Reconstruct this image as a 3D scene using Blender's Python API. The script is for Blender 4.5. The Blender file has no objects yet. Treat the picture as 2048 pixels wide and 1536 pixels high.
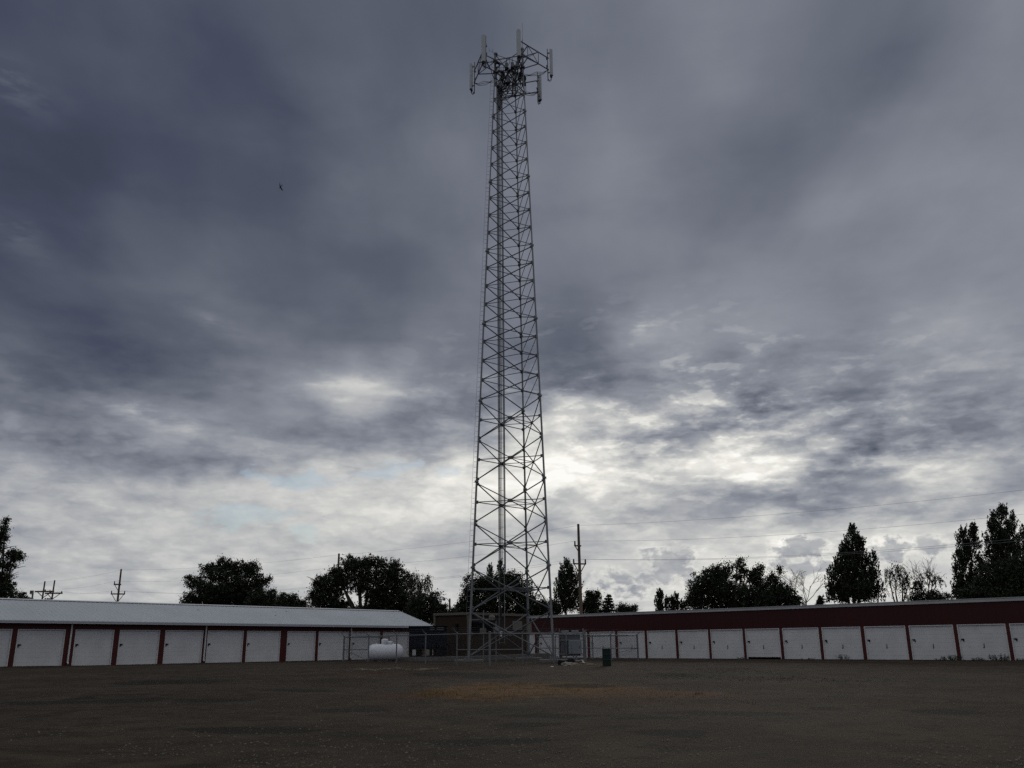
import bpy, math, random
import numpy as np
from mathutils import Vector, Matrix

# ------------------------------------------------------------------ camera, world, sun, exposure
F, PITCH, ROLL, CAMZ = 1731.57, 0.28506, -0.00974, 1.327      # focal length in 2048-wide pixels
sc = bpy.context.scene
COL = sc.collection
cam_d = bpy.data.cameras.new('camera')
cam_d.sensor_width = 36.0
cam_d.lens = 36.0 * F / 2048.0
cam_d.clip_start, cam_d.clip_end = 0.1, 5000.0
cam = bpy.data.objects.new('camera', cam_d)
cam.matrix_world = (Matrix.Translation((0, 0, CAMZ)) @ Matrix.Rotation(math.pi / 2 + PITCH, 4, 'X')
                    @ Matrix.Rotation(ROLL, 4, 'Z'))
COL.objects.link(cam)
sc.camera = cam
sc.view_settings.view_transform = 'Standard'
sc.view_settings.look = 'None'
sc.view_settings.exposure = 0.0
sc.view_settings.gamma = 1.0
try:
    sc.view_settings.use_curve_mapping = False
except Exception:
    pass
sc.cycles.max_bounces = 6
sc.cycles.sample_clamp_indirect = 1.5
sc.cycles.sample_clamp_direct = 0.0
sc.cycles.use_denoising = False

CP, SP = math.cos(PITCH), math.sin(PITCH)
def ray(px, py):
    """direction (world) through a pixel of the 2048x1536 photograph, scaled to Y = 1"""
    a, b = px - 1024.0, py - 768.0
    c, s = math.cos(ROLL), math.sin(ROLL)
    x, y = c * a + s * b, -s * a + c * b
    up = -y / F
    d = Vector((x / F, CP - SP * up, SP + CP * up))
    return d / d.y
def at(px, py, Y):
    d = ray(px, py) * Y
    return Vector((d.x, d.y, d.z + CAMZ))
def azel(px, py):
    d = ray(px, py)
    return math.degrees(math.atan2(d.x, d.y)), math.degrees(math.atan2(d.z, math.hypot(d.x, d.y)))

SUN_AZ, SUN_EL = azel(1500, 925)          # the sun stands behind the cloud at the bright break on the right
sun_d = bpy.data.lights.new('sun', 'SUN')
sun_d.energy, sun_d.angle, sun_d.color = 0.5, math.radians(14), (1.0, 0.93, 0.82)
sun = bpy.data.objects.new('sun', sun_d)
sd = Vector((math.sin(math.radians(SUN_AZ)) * math.cos(math.radians(SUN_EL)),
             math.cos(math.radians(SUN_AZ)) * math.cos(math.radians(SUN_EL)), math.sin(math.radians(SUN_EL))))
sun.rotation_euler = sd.to_track_quat('Z', 'Y').to_euler()
sun.location = (0, 0, 60)
COL.objects.link(sun)

# ---- the storm sky: brightness of the cloud deck by azimuth and elevation, broken up by fractal noise
SKY_POINTS = []      # x, y, brightness
def srow(y, *xv):
    for i in range(0, len(xv), 2):
        SKY_POINTS.append((xv[i], y, xv[i + 1] + (-.03 if y > 990 and xv[i] < 1000 else -.022 if xv[i] < 250 and y < 500 else -.006 if xv[i] < 700 else .008 if y < 560 else .0)))
srow(-60, 0, .32, 300, .33, 600, .35, 900, .38, 1200, .42, 1500, .46, 1700, .42, 2048, .5)
srow(30, 0, .325, 150, .34, 300, .31, 420, .32, 600, .36, 800, .375, 1000, .40, 1200, .44, 1400, .49, 1550, .46, 1700, .40, 1830, .40, 1960, .43, 2048, .52)
srow(130, 0, .30, 60, .305, 150, .33, 300, .335, 420, .31, 550, .335, 700, .36, 900, .39, 1100, .43, 1300, .48, 1450, .51, 1560, .46, 1680, .41, 1800, .40, 1920, .44, 2048, .52)
srow(175, 0, .36, 50, .355, 110, .31, 300, .32, 500, .335, 650, .345, 900, .40, 1100, .43, 1300, .48, 1450, .50, 1600, .43, 1750, .41, 1900, .46, 2048, .53)
srow(260, 0, .30, 150, .29, 300, .315, 450, .335, 570, .33, 700, .37, 900, .41, 1100, .45, 1300, .48, 1420, .48, 1530, .42, 1650, .43, 1780, .52, 1920, .57, 2048, .52)
srow(340, 0, .295, 150, .295, 300, .31, 500, .345, 700, .38, 900, .42, 1100, .45, 1300, .47, 1450, .42, 1560, .42, 1680, .51, 1860, .56, 1980, .50, 2048, .49)
srow(430, 0, .31, 150, .31, 300, .32, 500, .35, 700, .39, 850, .42, 1100, .445, 1300, .46, 1500, .46, 1650, .50, 1750, .51, 1900, .51, 2048, .52)
srow(470, 0, .35, 60, .345, 130, .32, 300, .33, 500, .36, 700, .39, 850, .42, 1100, .44, 1300, .46, 1500, .46, 1700, .49, 1900, .51, 2048, .53)
srow(540, 0, .315, 150, .32, 300, .35, 450, .36, 600, .35, 750, .39, 900, .44, 1100, .44, 1250, .44, 1400, .46, 1600, .49, 1800, .49, 2048, .51)
srow(610, 0, .335, 150, .335, 300, .375, 420, .40, 560, .38, 680, .37, 780, .41, 900, .46, 1030, .45, 1130, .40, 1230, .43, 1290, .54, 1400, .51, 1550, .50, 1750, .49, 1850, .52, 2048, .50)
srow(670, 0, .38, 120, .36, 250, .34, 350, .37, 430, .43, 540, .42, 650, .38, 760, .38, 880, .46, 1000, .46, 1100, .39, 1180, .38, 1260, .55, 1350, .58, 1500, .54, 1700, .49, 1800, .53, 1900, .58, 1980, .58, 2048, .47)
srow(720, 0, .39, 120, .37, 250, .34, 380, .37, 470, .45, 560, .48, 650, .45, 760, .42, 880, .46, 1000, .46, 1100, .40, 1180, .39, 1260, .50, 1340, .57, 1450, .53, 1600, .49, 1720, .46, 1850, .54, 1960, .58, 2048, .55)
srow(765, 0, .42, 120, .38, 260, .37, 380, .38, 480, .47, 580, .56, 650, .66, 710, .72, 790, .68, 860, .52, 960, .48, 1080, .42, 1180, .44, 1290, .55, 1400, .57, 1480, .48, 1600, .53, 1720, .48, 1850, .55, 1950, .56, 2048, .57)
srow(805, 0, .45, 80, .42, 160, .52, 230, .50, 300, .47, 400, .46, 520, .50, 620, .56, 700, .72, 760, .70, 830, .55, 950, .50, 1060, .50, 1150, .66, 1250, .58, 1360, .62, 1420, .70, 1490, .47, 1580, .50, 1680, .52, 1800, .56, 1950, .52, 2048, .54)
srow(835, 0, .50, 100, .44, 220, .54, 300, .58, 370, .60, 430, .50, 520, .48, 620, .53, 720, .52, 830, .48, 940, .54, 1050, .68, 1120, .78, 1200, .80, 1270, .66, 1360, .62, 1430, .68, 1520, .54, 1600, .66, 1700, .56, 1800, .52, 1920, .48, 2048, .50)
srow(870, 0, .52, 100, .45, 200, .48, 300, .55, 420, .54, 520, .55, 620, .50, 720, .49, 830, .50, 940, .60, 1040, .78, 1120, .74, 1180, .66, 1260, .58, 1350, .60, 1420, .60, 1490, .72, 1560, .70, 1620, .70, 1720, .52, 1820, .46, 1950, .47, 2048, .52)
srow(905, 0, .56, 80, .54, 160, .50, 260, .52, 380, .54, 480, .57, 580, .56, 680, .56, 780, .60, 880, .64, 960, .74, 1050, .86, 1130, .86, 1200, .86, 1290, .66, 1370, .66, 1440, .84, 1500, .93, 1570, .88, 1650, .66, 1740, .46, 1840, .50, 1950, .56, 2048, .62)
srow(935, 0, .58, 80, .62, 180, .60, 260, .55, 380, .54, 470, .58, 560, .66, 650, .74, 750, .72, 850, .70, 950, .82, 1040, .92, 1120, .86, 1200, .82, 1300, .78, 1390, .90, 1460, .95, 1530, .95, 1600, .74, 1680, .55, 1760, .70, 1860, .80, 1950, .74, 2048, .60)
srow(970, 0, .64, 100, .66, 220, .70, 330, .70, 440, .74, 560, .77, 680, .80, 800, .78, 900, .84, 1000, .88, 1080, .88, 1180, .80, 1280, .78, 1370, .74, 1440, .66, 1550, .62, 1650, .56, 1760, .60, 1860, .74, 1900, .76, 1980, .60, 2048, .56)
srow(1005, 0, .66, 120, .68, 250, .74, 400, .75, 520, .72, 640, .82, 760, .82, 900, .83, 1030, .83, 1130, .74, 1230, .68, 1330, .64, 1430, .64, 1530, .62, 1640, .60, 1760, .60, 1870, .64, 1970, .64, 2048, .70)
srow(1045, 0, .68, 120, .70, 250, .74, 400, .75, 550, .76, 700, .80, 850, .79, 980, .74, 1100, .68, 1220, .72, 1320, .76, 1420, .74, 1520, .70, 1640, .64, 1760, .64, 1860, .65, 1960, .74, 2048, .84)
srow(1085, 0, .70, 150, .73, 300, .76, 500, .77, 700, .78, 900, .77, 1060, .72, 1200, .70, 1320, .77, 1450, .80, 1550, .84, 1650, .80, 1760, .84, 1880, .80, 2048, .84)
srow(1130, 0, .72, 200, .74, 400, .76, 700, .78, 950, .77, 1150, .75, 1300, .76, 1450, .82, 1600, .82, 1750, .80, 1900, .82, 2048, .84)
srow(1190, 0, .72, 200, .75, 500, .77, 800, .80, 1000, .80, 1200, .81, 1400, .82, 1600, .84, 1800, .84, 2048, .84)
srow(1260, 0, .68, 500, .72, 1000, .76, 1500, .78, 2048, .78)

def build_world():
    w = bpy.data.worlds.new('World')
    sc.world = w
    w.use_nodes = True
    w.cycles.sampling_method = 'MANUAL'
    w.cycles.sample_map_resolution = 512
    nt = w.node_tree
    nt.nodes.clear()
    N, L = nt.nodes.new, nt.links.new
    def put(sock, v):
        if isinstance(v, (int, float)):
            sock.default_value = v
        elif isinstance(v, (tuple, list)):
            sock.default_value = v
        else:
            L(v, sock)
    def M(op, a, b=0.0, c=0.0, clamp=False):
        n = N('ShaderNodeMath'); n.operation = op; n.use_clamp = clamp
        put(n.inputs[0], a); put(n.inputs[1], b); put(n.inputs[2], c)
        return n.outputs[0]
    def VM(op, a, b=(0, 0, 0)):
        n = N('ShaderNodeVectorMath'); n.operation = op
        put(n.inputs[0], a); put(n.inputs[1], b)
        return n.outputs[0]
    def MR(v, a, b, c, d, smooth=True):
        n = N('ShaderNodeMapRange'); n.interpolation_type = 'SMOOTHSTEP' if smooth else 'LINEAR'
        n.clamp = True
        put(n.inputs[0], v); put(n.inputs[1], a); put(n.inputs[2], b); put(n.inputs[3], c); put(n.inputs[4], d)
        return n.outputs[0]
    def noise(vec, scale, detail, rough=0.5, dist=0.0, off=0.0):
        n = N('ShaderNodeTexNoise'); n.noise_dimensions = '3D'
        n.inputs['Scale'].default_value = scale; n.inputs['Detail'].default_value = detail
        n.inputs['Roughness'].default_value = rough; n.inputs['Distortion'].default_value = dist
        v = VM('ADD', vec, (off, off * .7, off * 1.3))
        L(v, n.inputs['Vector'])
        return n.outputs[0]
    def comb(x, y, z=0.0):
        n = N('ShaderNodeCombineXYZ'); put(n.inputs[0], x); put(n.inputs[1], y); put(n.inputs[2], z)
        return n.outputs[0]
    tc = N('ShaderNodeTexCoord')
    sep = N('ShaderNodeSeparateXYZ'); L(tc.outputs['Generated'], sep.inputs[0])
    dx, dy, dz = sep.outputs
    az = M('MULTIPLY', M('ARCTAN2', dx, dy), 180 / math.pi)
    el = M('MULTIPLY', M('ARCSINE', dz), 180 / math.pi)
    zc = M('ADD', M('MAXIMUM', dz, 0.0), 0.10)
    q = comb(M('DIVIDE', dx, zc), M('DIVIDE', dy, zc), M('MULTIPLY', az, 0.0))
    low = MR(el, 11.0, 21.5, 1.0, 0.0)          # 1 near the horizon, 0 high up
    # warp of the look-up so no edge of the cloud masses is straight
    wa = M('SUBTRACT', noise(q, 2.2, 3, .55, 0.0, 3.1), .5)
    sdir = comb(az, M('MULTIPLY', el, 1.9), 0.0)   # small-scale coordinates in degrees
    wf = M('SUBTRACT', noise(sdir, .22, 6, .6, 0.0, 1.7), .5)
    azw = M('ADD', az, M('ADD', M('MULTIPLY', wa, 2.0), M('MULTIPLY', wf, 2.4)))
    elw = M('ADD', el, M('SUBTRACT', M('MULTIPLY', wf, M('MULTIPLY_ADD', low, 1.0, .8)), M('MULTIPLY', wa, 1.0)))
    # look-up table: rows of elevation, each a ramp over azimuth
    pts = np.array([azel(x, y) for x, y, v in SKY_POINTS]); val = np.array([v for _, _, v in SKY_POINTS])
    NA = 32
    rows = [-1, 2.5, 4.3, 5.7, 6.9, 8.0, 9.0, 9.9, 10.8, 11.7, 12.7, 13.7, 14.8, 16.0, 17.4, 19.0, 21.0, 23.5, 26.5, 30.0, 34.0, 38.5, 43.0]
    halves = []
    for A0, A1 in ((-34.0, 0.0), (0.0, 34.0)):
        halves.append((A0, A1, M('DIVIDE', M('SUBTRACT', azw, A0), A1 - A0, 0.0, True)))
    right = M('GREATER_THAN', azw, 0.0)
    left = M('SUBTRACT', 1.0, right)
    total = None
    for i, e in enumerate(rows):
        both = []
        for A0, A1, u in halves:
            n = N('ShaderNodeValToRGB'); cr = n.color_ramp; cr.interpolation = 'LINEAR'
            for k in range(NA):
                a = A0 + (A1 - A0) * k / (NA - 1)
                sa = 0.75 + max(0.0, e - 12) * .06
                se = 0.34 + max(0.0, e - 12) * .07
                d2 = ((pts[:, 0] - a) / sa) ** 2 + ((pts[:, 1] - e) / se) ** 2
                wgt = np.exp(-.5 * d2) + 1e-3 / (1 + d2) ** 2 + 1e-12
                v = float((wgt * val).sum() / wgt.sum())
                t = k / (NA - 1)
                if k == 0:
                    el_ = cr.elements[0]; el_.position = 0.0
                elif k == NA - 1:
                    el_ = cr.elements[len(cr.elements) - 1]; el_.position = 1.0
                else:
                    el_ = cr.elements.new(t)
                el_.color = (v, v, v, 1)
            L(u, n.inputs[0])
            both.append(n.outputs[0])
        rowv = M('ADD', M('MULTIPLY', both[0], left), M('MULTIPLY', both[1], right))
        lo = rows[i - 1] if i > 0 else e - 1
        hi = rows[i + 1] if i < len(rows) - 1 else e + 1
        up = MR(elw, lo, e, 0.0, 1.0, False) if i > 0 else 1.0
        dn = MR(elw, e, hi, 1.0, 0.0, False) if i < len(rows) - 1 else 1.0
        wgt = M('MULTIPLY', up, dn)
        total = M('MULTIPLY', rowv, wgt) if total is None else M('MULTIPLY_ADD', rowv, wgt, total)
    # unseen sky beyond the view: grey, brightened overhead to light roof, tank and doors
    side = MR(M('ABSOLUTE', az), 38.0, 80.0, 0.0, 1.0)
    base = MR(el, 0.0, 60.0, BACK_LOW, BACK_HIGH)
    side = M('MAXIMUM', side, MR(el, 46.0, 68.0, 0.0, 1.0))
    V = M('MULTIPLY_ADD', side, M('SUBTRACT', base, total), total)
    # local features: x, y, half width, half height, tilt, strength (degrees / brightness)
    def blob(px, py, wx, wy, rot=0.0, warp=True):
        a, e = azel(px, py)
        mp = N('ShaderNodeMapping'); mp.vector_type = 'TEXTURE'
        mp.inputs['Location'].default_value = (a, e, 0)
        mp.inputs['Rotation'].default_value = (0, 0, math.radians(rot))
        mp.inputs['Scale'].default_value = (wx, wy, 1)
        L(comb(azw, elw) if warp else comb(az, el), mp.inputs['Vector'])
        g = N('ShaderNodeTexGradient'); g.gradient_type = 'QUADRATIC_SPHERE'
        L(mp.outputs[0], g.inputs[0])
        return g.outputs[1]
    # cloud relief: soft billows high up, crisp broken cumulus low down
    qs = N('ShaderNodeMapping'); qs.inputs['Scale'].default_value = (1.15, .5, 1); L(q, qs.inputs[0])
    nA = noise(qs.outputs[0], 1.9, 5, .5, .25, 2.0)                 # banks drawn out along the wind
    V = M('MULTIPLY_ADD', M('SUBTRACT', MR(nA, .34, .66, 0.0, 1.0), .5), M('MULTIPLY_ADD', low, .0, .055), V)
    nF = noise(q, 3.1, 5, .52, .2, 31.0)
    V = M('MULTIPLY_ADD', M('SUBTRACT', MR(nF, .36, .64, 0.0, 1.0), .5), .032, V)
    rough = M('POWER', blob(1420, 860, 27, 10.5, -6, False), .6)     # the broken, back-lit part of the deck
    field = M('MULTIPLY', MR(elw, 13.2, 11.6, 0.0, 1.0), MR(az, 2.0, -4.0, 0.0, 1.0))   # bright cumulus field low on the left
    def vor(vec, scale, smooth):
        n = N('ShaderNodeTexVoronoi'); n.feature = 'SMOOTH_F1'; n.voronoi_dimensions = '2D'
        n.inputs['Scale'].default_value = scale; n.inputs['Smoothness'].default_value = smooth
        L(vec, n.inputs['Vector'])
        return n.outputs['Distance']
    wq = N('ShaderNodeTexNoise'); wq.inputs['Scale'].default_value = .55; wq.inputs['Detail'].default_value = 6; wq.inputs['Roughness'].default_value = .62
    flat = comb(az, M('MULTIPLY', el, 2.3), 0.0)
    L(flat, wq.inputs['Vector'])
    jig = N('ShaderNodeVectorMath'); jig.operation = 'MULTIPLY_ADD'
    L(VM('SUBTRACT', wq.outputs[1], (.5, .5, .5)), jig.inputs[0]); jig.inputs[1].default_value = (4.2, 4.2, 0); L(flat, jig.inputs[2])
    puffs = M('ADD', M('MULTIPLY', M('SUBTRACT', .50, vor(jig.outputs[0], .30, .35)), .6), M('MULTIPLY', M('SUBTRACT', .50, vor(jig.outputs[0], .85, .3)), .4))
    V = M('MULTIPLY_ADD', puffs, M('MULTIPLY', low, M('MULTIPLY_ADD', rough, .16, M('MULTIPLY_ADD', field, .07, .07))), V)
    # long flat shadow streaks and crisp sun-lit breaks in the broken part
    nS = noise(comb(M('MULTIPLY', az, .10), M('MULTIPLY', el, .45), 0.0), 1.0, 6, .54, .2, 4.4)
    V = M('MULTIPLY_ADD', M('SUBTRACT', MR(nS, .34, .66, 0.0, 1.0), .5), M('MULTIPLY', low, M('MULTIPLY_ADD', rough, .10, .045)), V)
    nD = noise(comb(M('MULTIPLY', az, .36), M('MULTIPLY', el, .95), 0.0), 1.0, 7, .54, .1, 8.8)
    V = M('MULTIPLY_ADD', MR(nD, .54, .64, 0.0, 1.0), M('MULTIPLY', rough, .17), V)
    V = M('MULTIPLY_ADD', M('SUBTRACT', MR(nD, .40, .54, 0.0, 1.0), .6), M('MULTIPLY', low, M('MULTIPLY_ADD', rough, .10, .032)), V)
    nE = noise(comb(M('MULTIPLY', az, .23), M('MULTIPLY', el, .62), 0.0), 1.0, 7, .54, .1, 15.2)
    V = M('MULTIPLY_ADD', MR(nE, .48, .62, 0.0, 1.0), M('MULTIPLY', rough, -.07), V)
    V = M('MULTIPLY_ADD', rough, .03, V)
    nT = noise(comb(M('MULTIPLY', az, .30), M('MULTIPLY', el, 1.0), 0.0), 1.0, 7, .58, .1, 41.0)
    torn = MR(nT, .40, .60, .15, 1.7)                        # bright breaks are torn into scraps
    for (px, py, wx, wy, rot, s) in SKY_BLOBS:
        b = blob(px, py, wx, wy, rot)
        V = M('MULTIPLY_ADD', M('MULTIPLY', b, torn) if s > 0 else b, s, V)
    # small cumulus with hard tops low over the horizon
    cum = noise(comb(az, M('MULTIPLY', el, 1.5), 0.0), .62, 8, .60, .2, 12.5)
    cmask = None
    for (px, py, wx, wy) in CUMULUS:
        b = blob(px, py, wx, wy, 0, False)
        cmask = b if cmask is None else M('MAXIMUM', cmask, b)
    cf = M('ADD', M('MULTIPLY', M('SUBTRACT', cum, .5), 2.4), M('SUBTRACT', M('POWER', cmask, .5), .42))
    cu = M('MULTIPLY', MR(cf, 0.0, .34, 0.0, 1.0), MR(cmask, .01, .10, 0.0, 1.0))
    rim = MR(cf, -.16, .02, 0.0, 1.0)
    V = M('MULTIPLY_ADD', M('MULTIPLY', M('SUBTRACT', rim, cu), MR(cmask, .01, .12, 0.0, 1.0)), .045, V)
    V = M('MULTIPLY_ADD', cu, M('MULTIPLY', M('SUBTRACT', M('MULTIPLY_ADD', puffs, .25, .60), V), .72), V)
    ramp = N('ShaderNodeValToRGB'); cr = ramp.color_ramp; cr.interpolation = 'LINEAR'
    def lin(c):
        c /= 255.0
        return c / 12.92 if c <= .04045 else ((c + .055) / 1.055) ** 2.4
    stops = [(.22, (51, 56, 72)), (.30, (70, 76, 93)), (.38, (91, 96, 110)), (.46, (113, 118, 130)), (.54, (133, 138, 148)),
             (.62, (154, 157, 164)), (.72, (181, 183, 184)), (.82, (207, 207, 204)), (.92, (235, 233, 226)), (1.0, (254, 252, 246))]
    for i, (p, c) in enumerate(stops):
        e_ = cr.elements[0] if i == 0 else (cr.elements[len(cr.elements) - 1] if i == len(stops) - 1 else cr.elements.new(p))
        e_.position = p; e_.color = (lin(c[0]), lin(c[1]), lin(c[2]), 1)
    L(V, ramp.inputs[0])
    cloud = VM('SCALE', ramp.outputs[0]); cloud.node.inputs['Scale'].default_value = 10.0
    # clear sky showing through the breaks
    sky = N('ShaderNodeTexSky'); sky.sky_type = 'NISHITA'; sky.sun_disc = False
    sky.sun_elevation = math.radians(SUN_EL); sky.sun_rotation = math.radians(SUN_AZ)
    sky.air_density = 1.0; sky.dust_density = .4; sky.ozone_density = 2.0
    gap = None
    for (px, py, wx, wy, rot) in GAPS:
        b = blob(px, py, wx, wy, rot)
        gap = b if gap is None else M('MAXIMUM', gap, b)
    gn = M('ADD', M('MULTIPLY', M('SUBTRACT', noise(flat, .33, 7, .6, .4, 21.0), .5), 3.2), M('MULTIPLY_ADD', gap, 1.1, -.50))
    gm = M('MULTIPLY', MR(gn, .0, .38, 0.0, 1.0), M('MULTIPLY', MR(gap, .0, .25, 0.0, 1.0), .45))
    mix = N('ShaderNodeMix'); mix.data_type = 'RGBA'
    L(gm, mix.inputs['Factor']); L(cloud, mix.inputs[6])
    tint = VM('MULTIPLY', sky.outputs[0], SKY_GAIN); L(tint, mix.inputs[7])
    bg = N('ShaderNodeBackground'); bg.inputs['Strength'].default_value = 0.1
    L(mix.outputs[2], bg.inputs['Color'])
    out = N('ShaderNodeOutputWorld'); L(bg.outputs[0], out.inputs[0])

BACK_LOW, BACK_HIGH = .50, .74
SKY_GAIN = (.92, .90, .95)
SKY_BLOBS = [(1290, 650, 2.6, 2.0, 50, .10), (735, 768, 8.0, 1.2, -3, .07), (690, 797, 5.5, .7, -4, .06), (815, 785, 5.0, .7, 8, .06), (640, 765, 4.0, .7, 10, .05), (290, 825, 7.5, 1.2, -12, .10),
             (1500, 930, 5.0, 1.5, 8, .02), (1850, 945, 4.6, .9, -3, .12), (1230, 885, 4.0, 1.0, -5, .10),
             (1420, 800, 1.6, 1.8, 40, .08), (450, 922, 8.0, 1.0, 3, -.08), (620, 870, 8.0, 1.4, 0, -.04), (1720, 895, 6.0, 1.6, 6, -.04), (1690, 960, 6.0, 1.3, 0, -.03),
             (1330, 870, 5.0, .7, 3, -.08), (1500, 800, 4.0, 1.3, -12, -.06), (430, 640, 3.5, .9, -20, .05), (1140, 700, 4.5, 3.6, 0, -.07), (300, 740, 8.0, 2.2, -8, -.05),
             (1170, 780, 4.0, 1.2, 0, -.05), (20, 170, 5.0, 2.2, -15, .06), (30, 470, 5.0, 1.8, -15, .05), (1800, 150, 9.0, 5.0, 25, -.03), (560, 200, 7.0, 2.5, -35, -.03), (400, 40, 7, 3, -30, -.025)]
CUMULUS = [(1340, 1130, 3.6, 2.2), (1250, 1165, 4.0, 1.5), (1600, 1103, 3.2, 1.5), (1780, 1098, 2.6, 1.2), (1865, 1092, 2.4, 1.0), (1620, 1138, 4.0, 1.1), (1420, 1165, 3.0, 1.0)]
GAPS = [(760, 945, 9.0, 2.4, 4), (560, 955, 6.0, 2.2, 0), (490, 1020, 6.5, 3.2, 0), (890, 950, 5.0, 1.8, 0), (1110, 960, 2.5, 2.2, 30), (600, 1060, 4, 2, 0)]
build_world()

# ------------------------------------------------------------------ helpers
random.seed(11)
RNG = np.random.default_rng(11)

class MB:
    """collects simple shapes and links them as one mesh object"""
    def __init__(self):
        self.v, self.f = [], []
    def add(self, vs, fs):
        o = len(self.v)
        self.v += [tuple(p) for p in vs]
        self.f += [tuple(i + o for i in f) for f in fs]
    def box(self, c, size, ax=None, bev=0.0):
        """c centre, size full lengths along ax (three unit vectors)"""
        c = Vector(c)
        X, Y, Z = [Vector(a) for a in (ax or ((1, 0, 0), (0, 1, 0), (0, 0, 1)))]
        h = [s / 2 for s in size]
        if bev <= 0:
            vs = [c + X * (sx * h[0]) + Y * (sy * h[1]) + Z * (sz * h[2])
                  for sz in (-1, 1) for sx, sy in ((-1, -1), (1, -1), (1, 1), (-1, 1))]
            self.add(vs, [(3, 2, 1, 0), (4, 5, 6, 7), (0, 1, 5, 4), (1, 2, 6, 5), (2, 3, 7, 6), (3, 0, 4, 7)])
            return self
        b = min(bev, min(h) * .6)
        prof = [(-h[0] + b, -h[1]), (h[0] - b, -h[1]), (h[0], -h[1] + b), (h[0], h[1] - b),
                (h[0] - b, h[1]), (-h[0] + b, h[1]), (-h[0], h[1] - b), (-h[0], -h[1] + b)]
        rings = []
        for z, k in ((-h[2], b), (-h[2] + b, 0), (h[2] - b, 0), (h[2], b)):
            sx, sy = (h[0] - k) / h[0], (h[1] - k) / h[1]
            rings.append([c + X * (x * sx) + Y * (y * sy) + Z * z for x, y in prof])
        vs = [p for r in rings for p in r]
        fs = [tuple(range(7, -1, -1)), tuple(range(24, 32))]
        for r in range(3):
            for i in range(8):
                j = (i + 1) % 8
                fs.append((r * 8 + i, r * 8 + j, r * 8 + 8 + j, r * 8 + 8 + i))
        self.add(vs, fs)
        return self
    def tube(self, pts, r, n=8, cap=True):
        """round bar through pts; r one radius or one per point"""
        pts = [Vector(p) for p in pts]
        rs = r if isinstance(r, (list, tuple)) else [r] * len(pts)
        vs, fs = [], []
        ref = None
        for i, p in enumerate(pts):
            d = (pts[min(i + 1, len(pts) - 1)] - pts[max(i - 1, 0)])
            d = d.normalized() if d.length > 1e-9 else Vector((0, 0, 1))
            if ref is None:
                ref = Vector((0, 0, 1)) if abs(d.z) < .9 else Vector((1, 0, 0))
            a = d.cross(ref)
            if a.length < 1e-6:
                a = d.cross(Vector((0, 1, 0)))
            a.normalize()
            b = d.cross(a)
            for k in range(n):
                t = 2 * math.pi * k / n
                vs.append(p + (a * math.cos(t) + b * math.sin(t)) * rs[i])
        for i in range(len(pts) - 1):
            for k in range(n):
                j = (k + 1) % n
                fs.append((i * n + k, i * n + j, (i + 1) * n + j, (i + 1) * n + k))
        if cap and n > 3:
            fs.append(tuple(range(n - 1, -1, -1)))
            fs.append(tuple(range((len(pts) - 1) * n, len(pts) * n)))
        self.add(vs, fs)
        return self
    def lathe(self, c, prof, n=24, ax=None):
        """profile of (radius, height) turned about ax[2] through c"""
        c = Vector(c)
        X, Y, Z = [Vector(a) for a in (ax or ((1, 0, 0), (0, 1, 0), (0, 0, 1)))]
        vs, fs = [], []
        for r, h in prof:
            for k in range(n):
                t = 2 * math.pi * k / n
                vs.append(c + (X * math.cos(t) + Y * math.sin(t)) * max(r, 1e-4) + Z * h)
        for i in range(len(prof) - 1):
            for k in range(n):
                j = (k + 1) % n
                fs.append((i * n + k, i * n + j, (i + 1) * n + j, (i + 1) * n + k))
        fs.append(tuple(range(n - 1, -1, -1)))
        fs.append(tuple(range((len(prof) - 1) * n, len(prof) * n)))
        self.add(vs, fs)
        return self
    def prism(self, poly, d):
        """flat polygon pushed along d"""
        n = len(poly); d = Vector(d)
        vs = [Vector(p) for p in poly] + [Vector(p) + d for p in poly]
        fs = [tuple(range(n - 1, -1, -1)), tuple(range(n, 2 * n))]
        for i in range(n):
            j = (i + 1) % n
            fs.append((i, j, n + j, n + i))
        self.add(vs, fs)
        return self
    def build(self, name, m, parent=None, smooth=False, kind=None):
        me = bpy.data.meshes.new(name)
        me.from_pydata(self.v, [], self.f)
        me.update()
        o = bpy.data.objects.new(name, me)
        COL.objects.link(o)
        me.materials.append(m)
        if smooth:
            me.polygons.foreach_set('use_smooth', [True] * len(me.polygons))
        if parent is not None:
            o.parent = parent
            o.location = -PW[parent.name]
        PW[o.name] = Vector((0, 0, 0))
        if kind:
            o['kind'] = kind
        return o
PW = {}                                             # world position of every thing's origin

def np_mesh(name, verts, faces, m, parent=None, kind=None):
    me = bpy.data.meshes.new(name)
    nf, k = faces.shape
    me.vertices.add(len(verts)); me.vertices.foreach_set('co', np.ascontiguousarray(verts, dtype=np.float32).ravel())
    me.loops.add(nf * k); me.loops.foreach_set('vertex_index', np.ascontiguousarray(faces, dtype=np.int32).ravel())
    me.polygons.add(nf)
    me.polygons.foreach_set('loop_start', np.arange(0, nf * k, k, dtype=np.int32))
    me.update(calc_edges=True); me.validate()
    me.materials.append(m)
    o = bpy.data.objects.new(name, me); COL.objects.link(o)
    if parent is not None:
        o.parent = parent; o.location = -PW[parent.name]
    PW[o.name] = Vector((0, 0, 0))
    if kind: o['kind'] = kind
    return o

def thing(name, label, cat, loc=(0, 0, 0), group=None):
    o = bpy.data.objects.new(name, None); COL.objects.link(o)
    o.empty_display_size = .3
    o.location = loc; PW[o.name] = Vector(loc)
    return tag(o, label, cat, group)
def tag(o, label, cat, group=None):
    o['label'] = label; o['category'] = cat
    if group: o['group'] = group
    return o
def copy_tree(o, parent=None):
    c = o.copy(); COL.objects.link(c); c.parent = parent
    for ch in list(o.children):
        copy_tree(ch, c)
    return c

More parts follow.
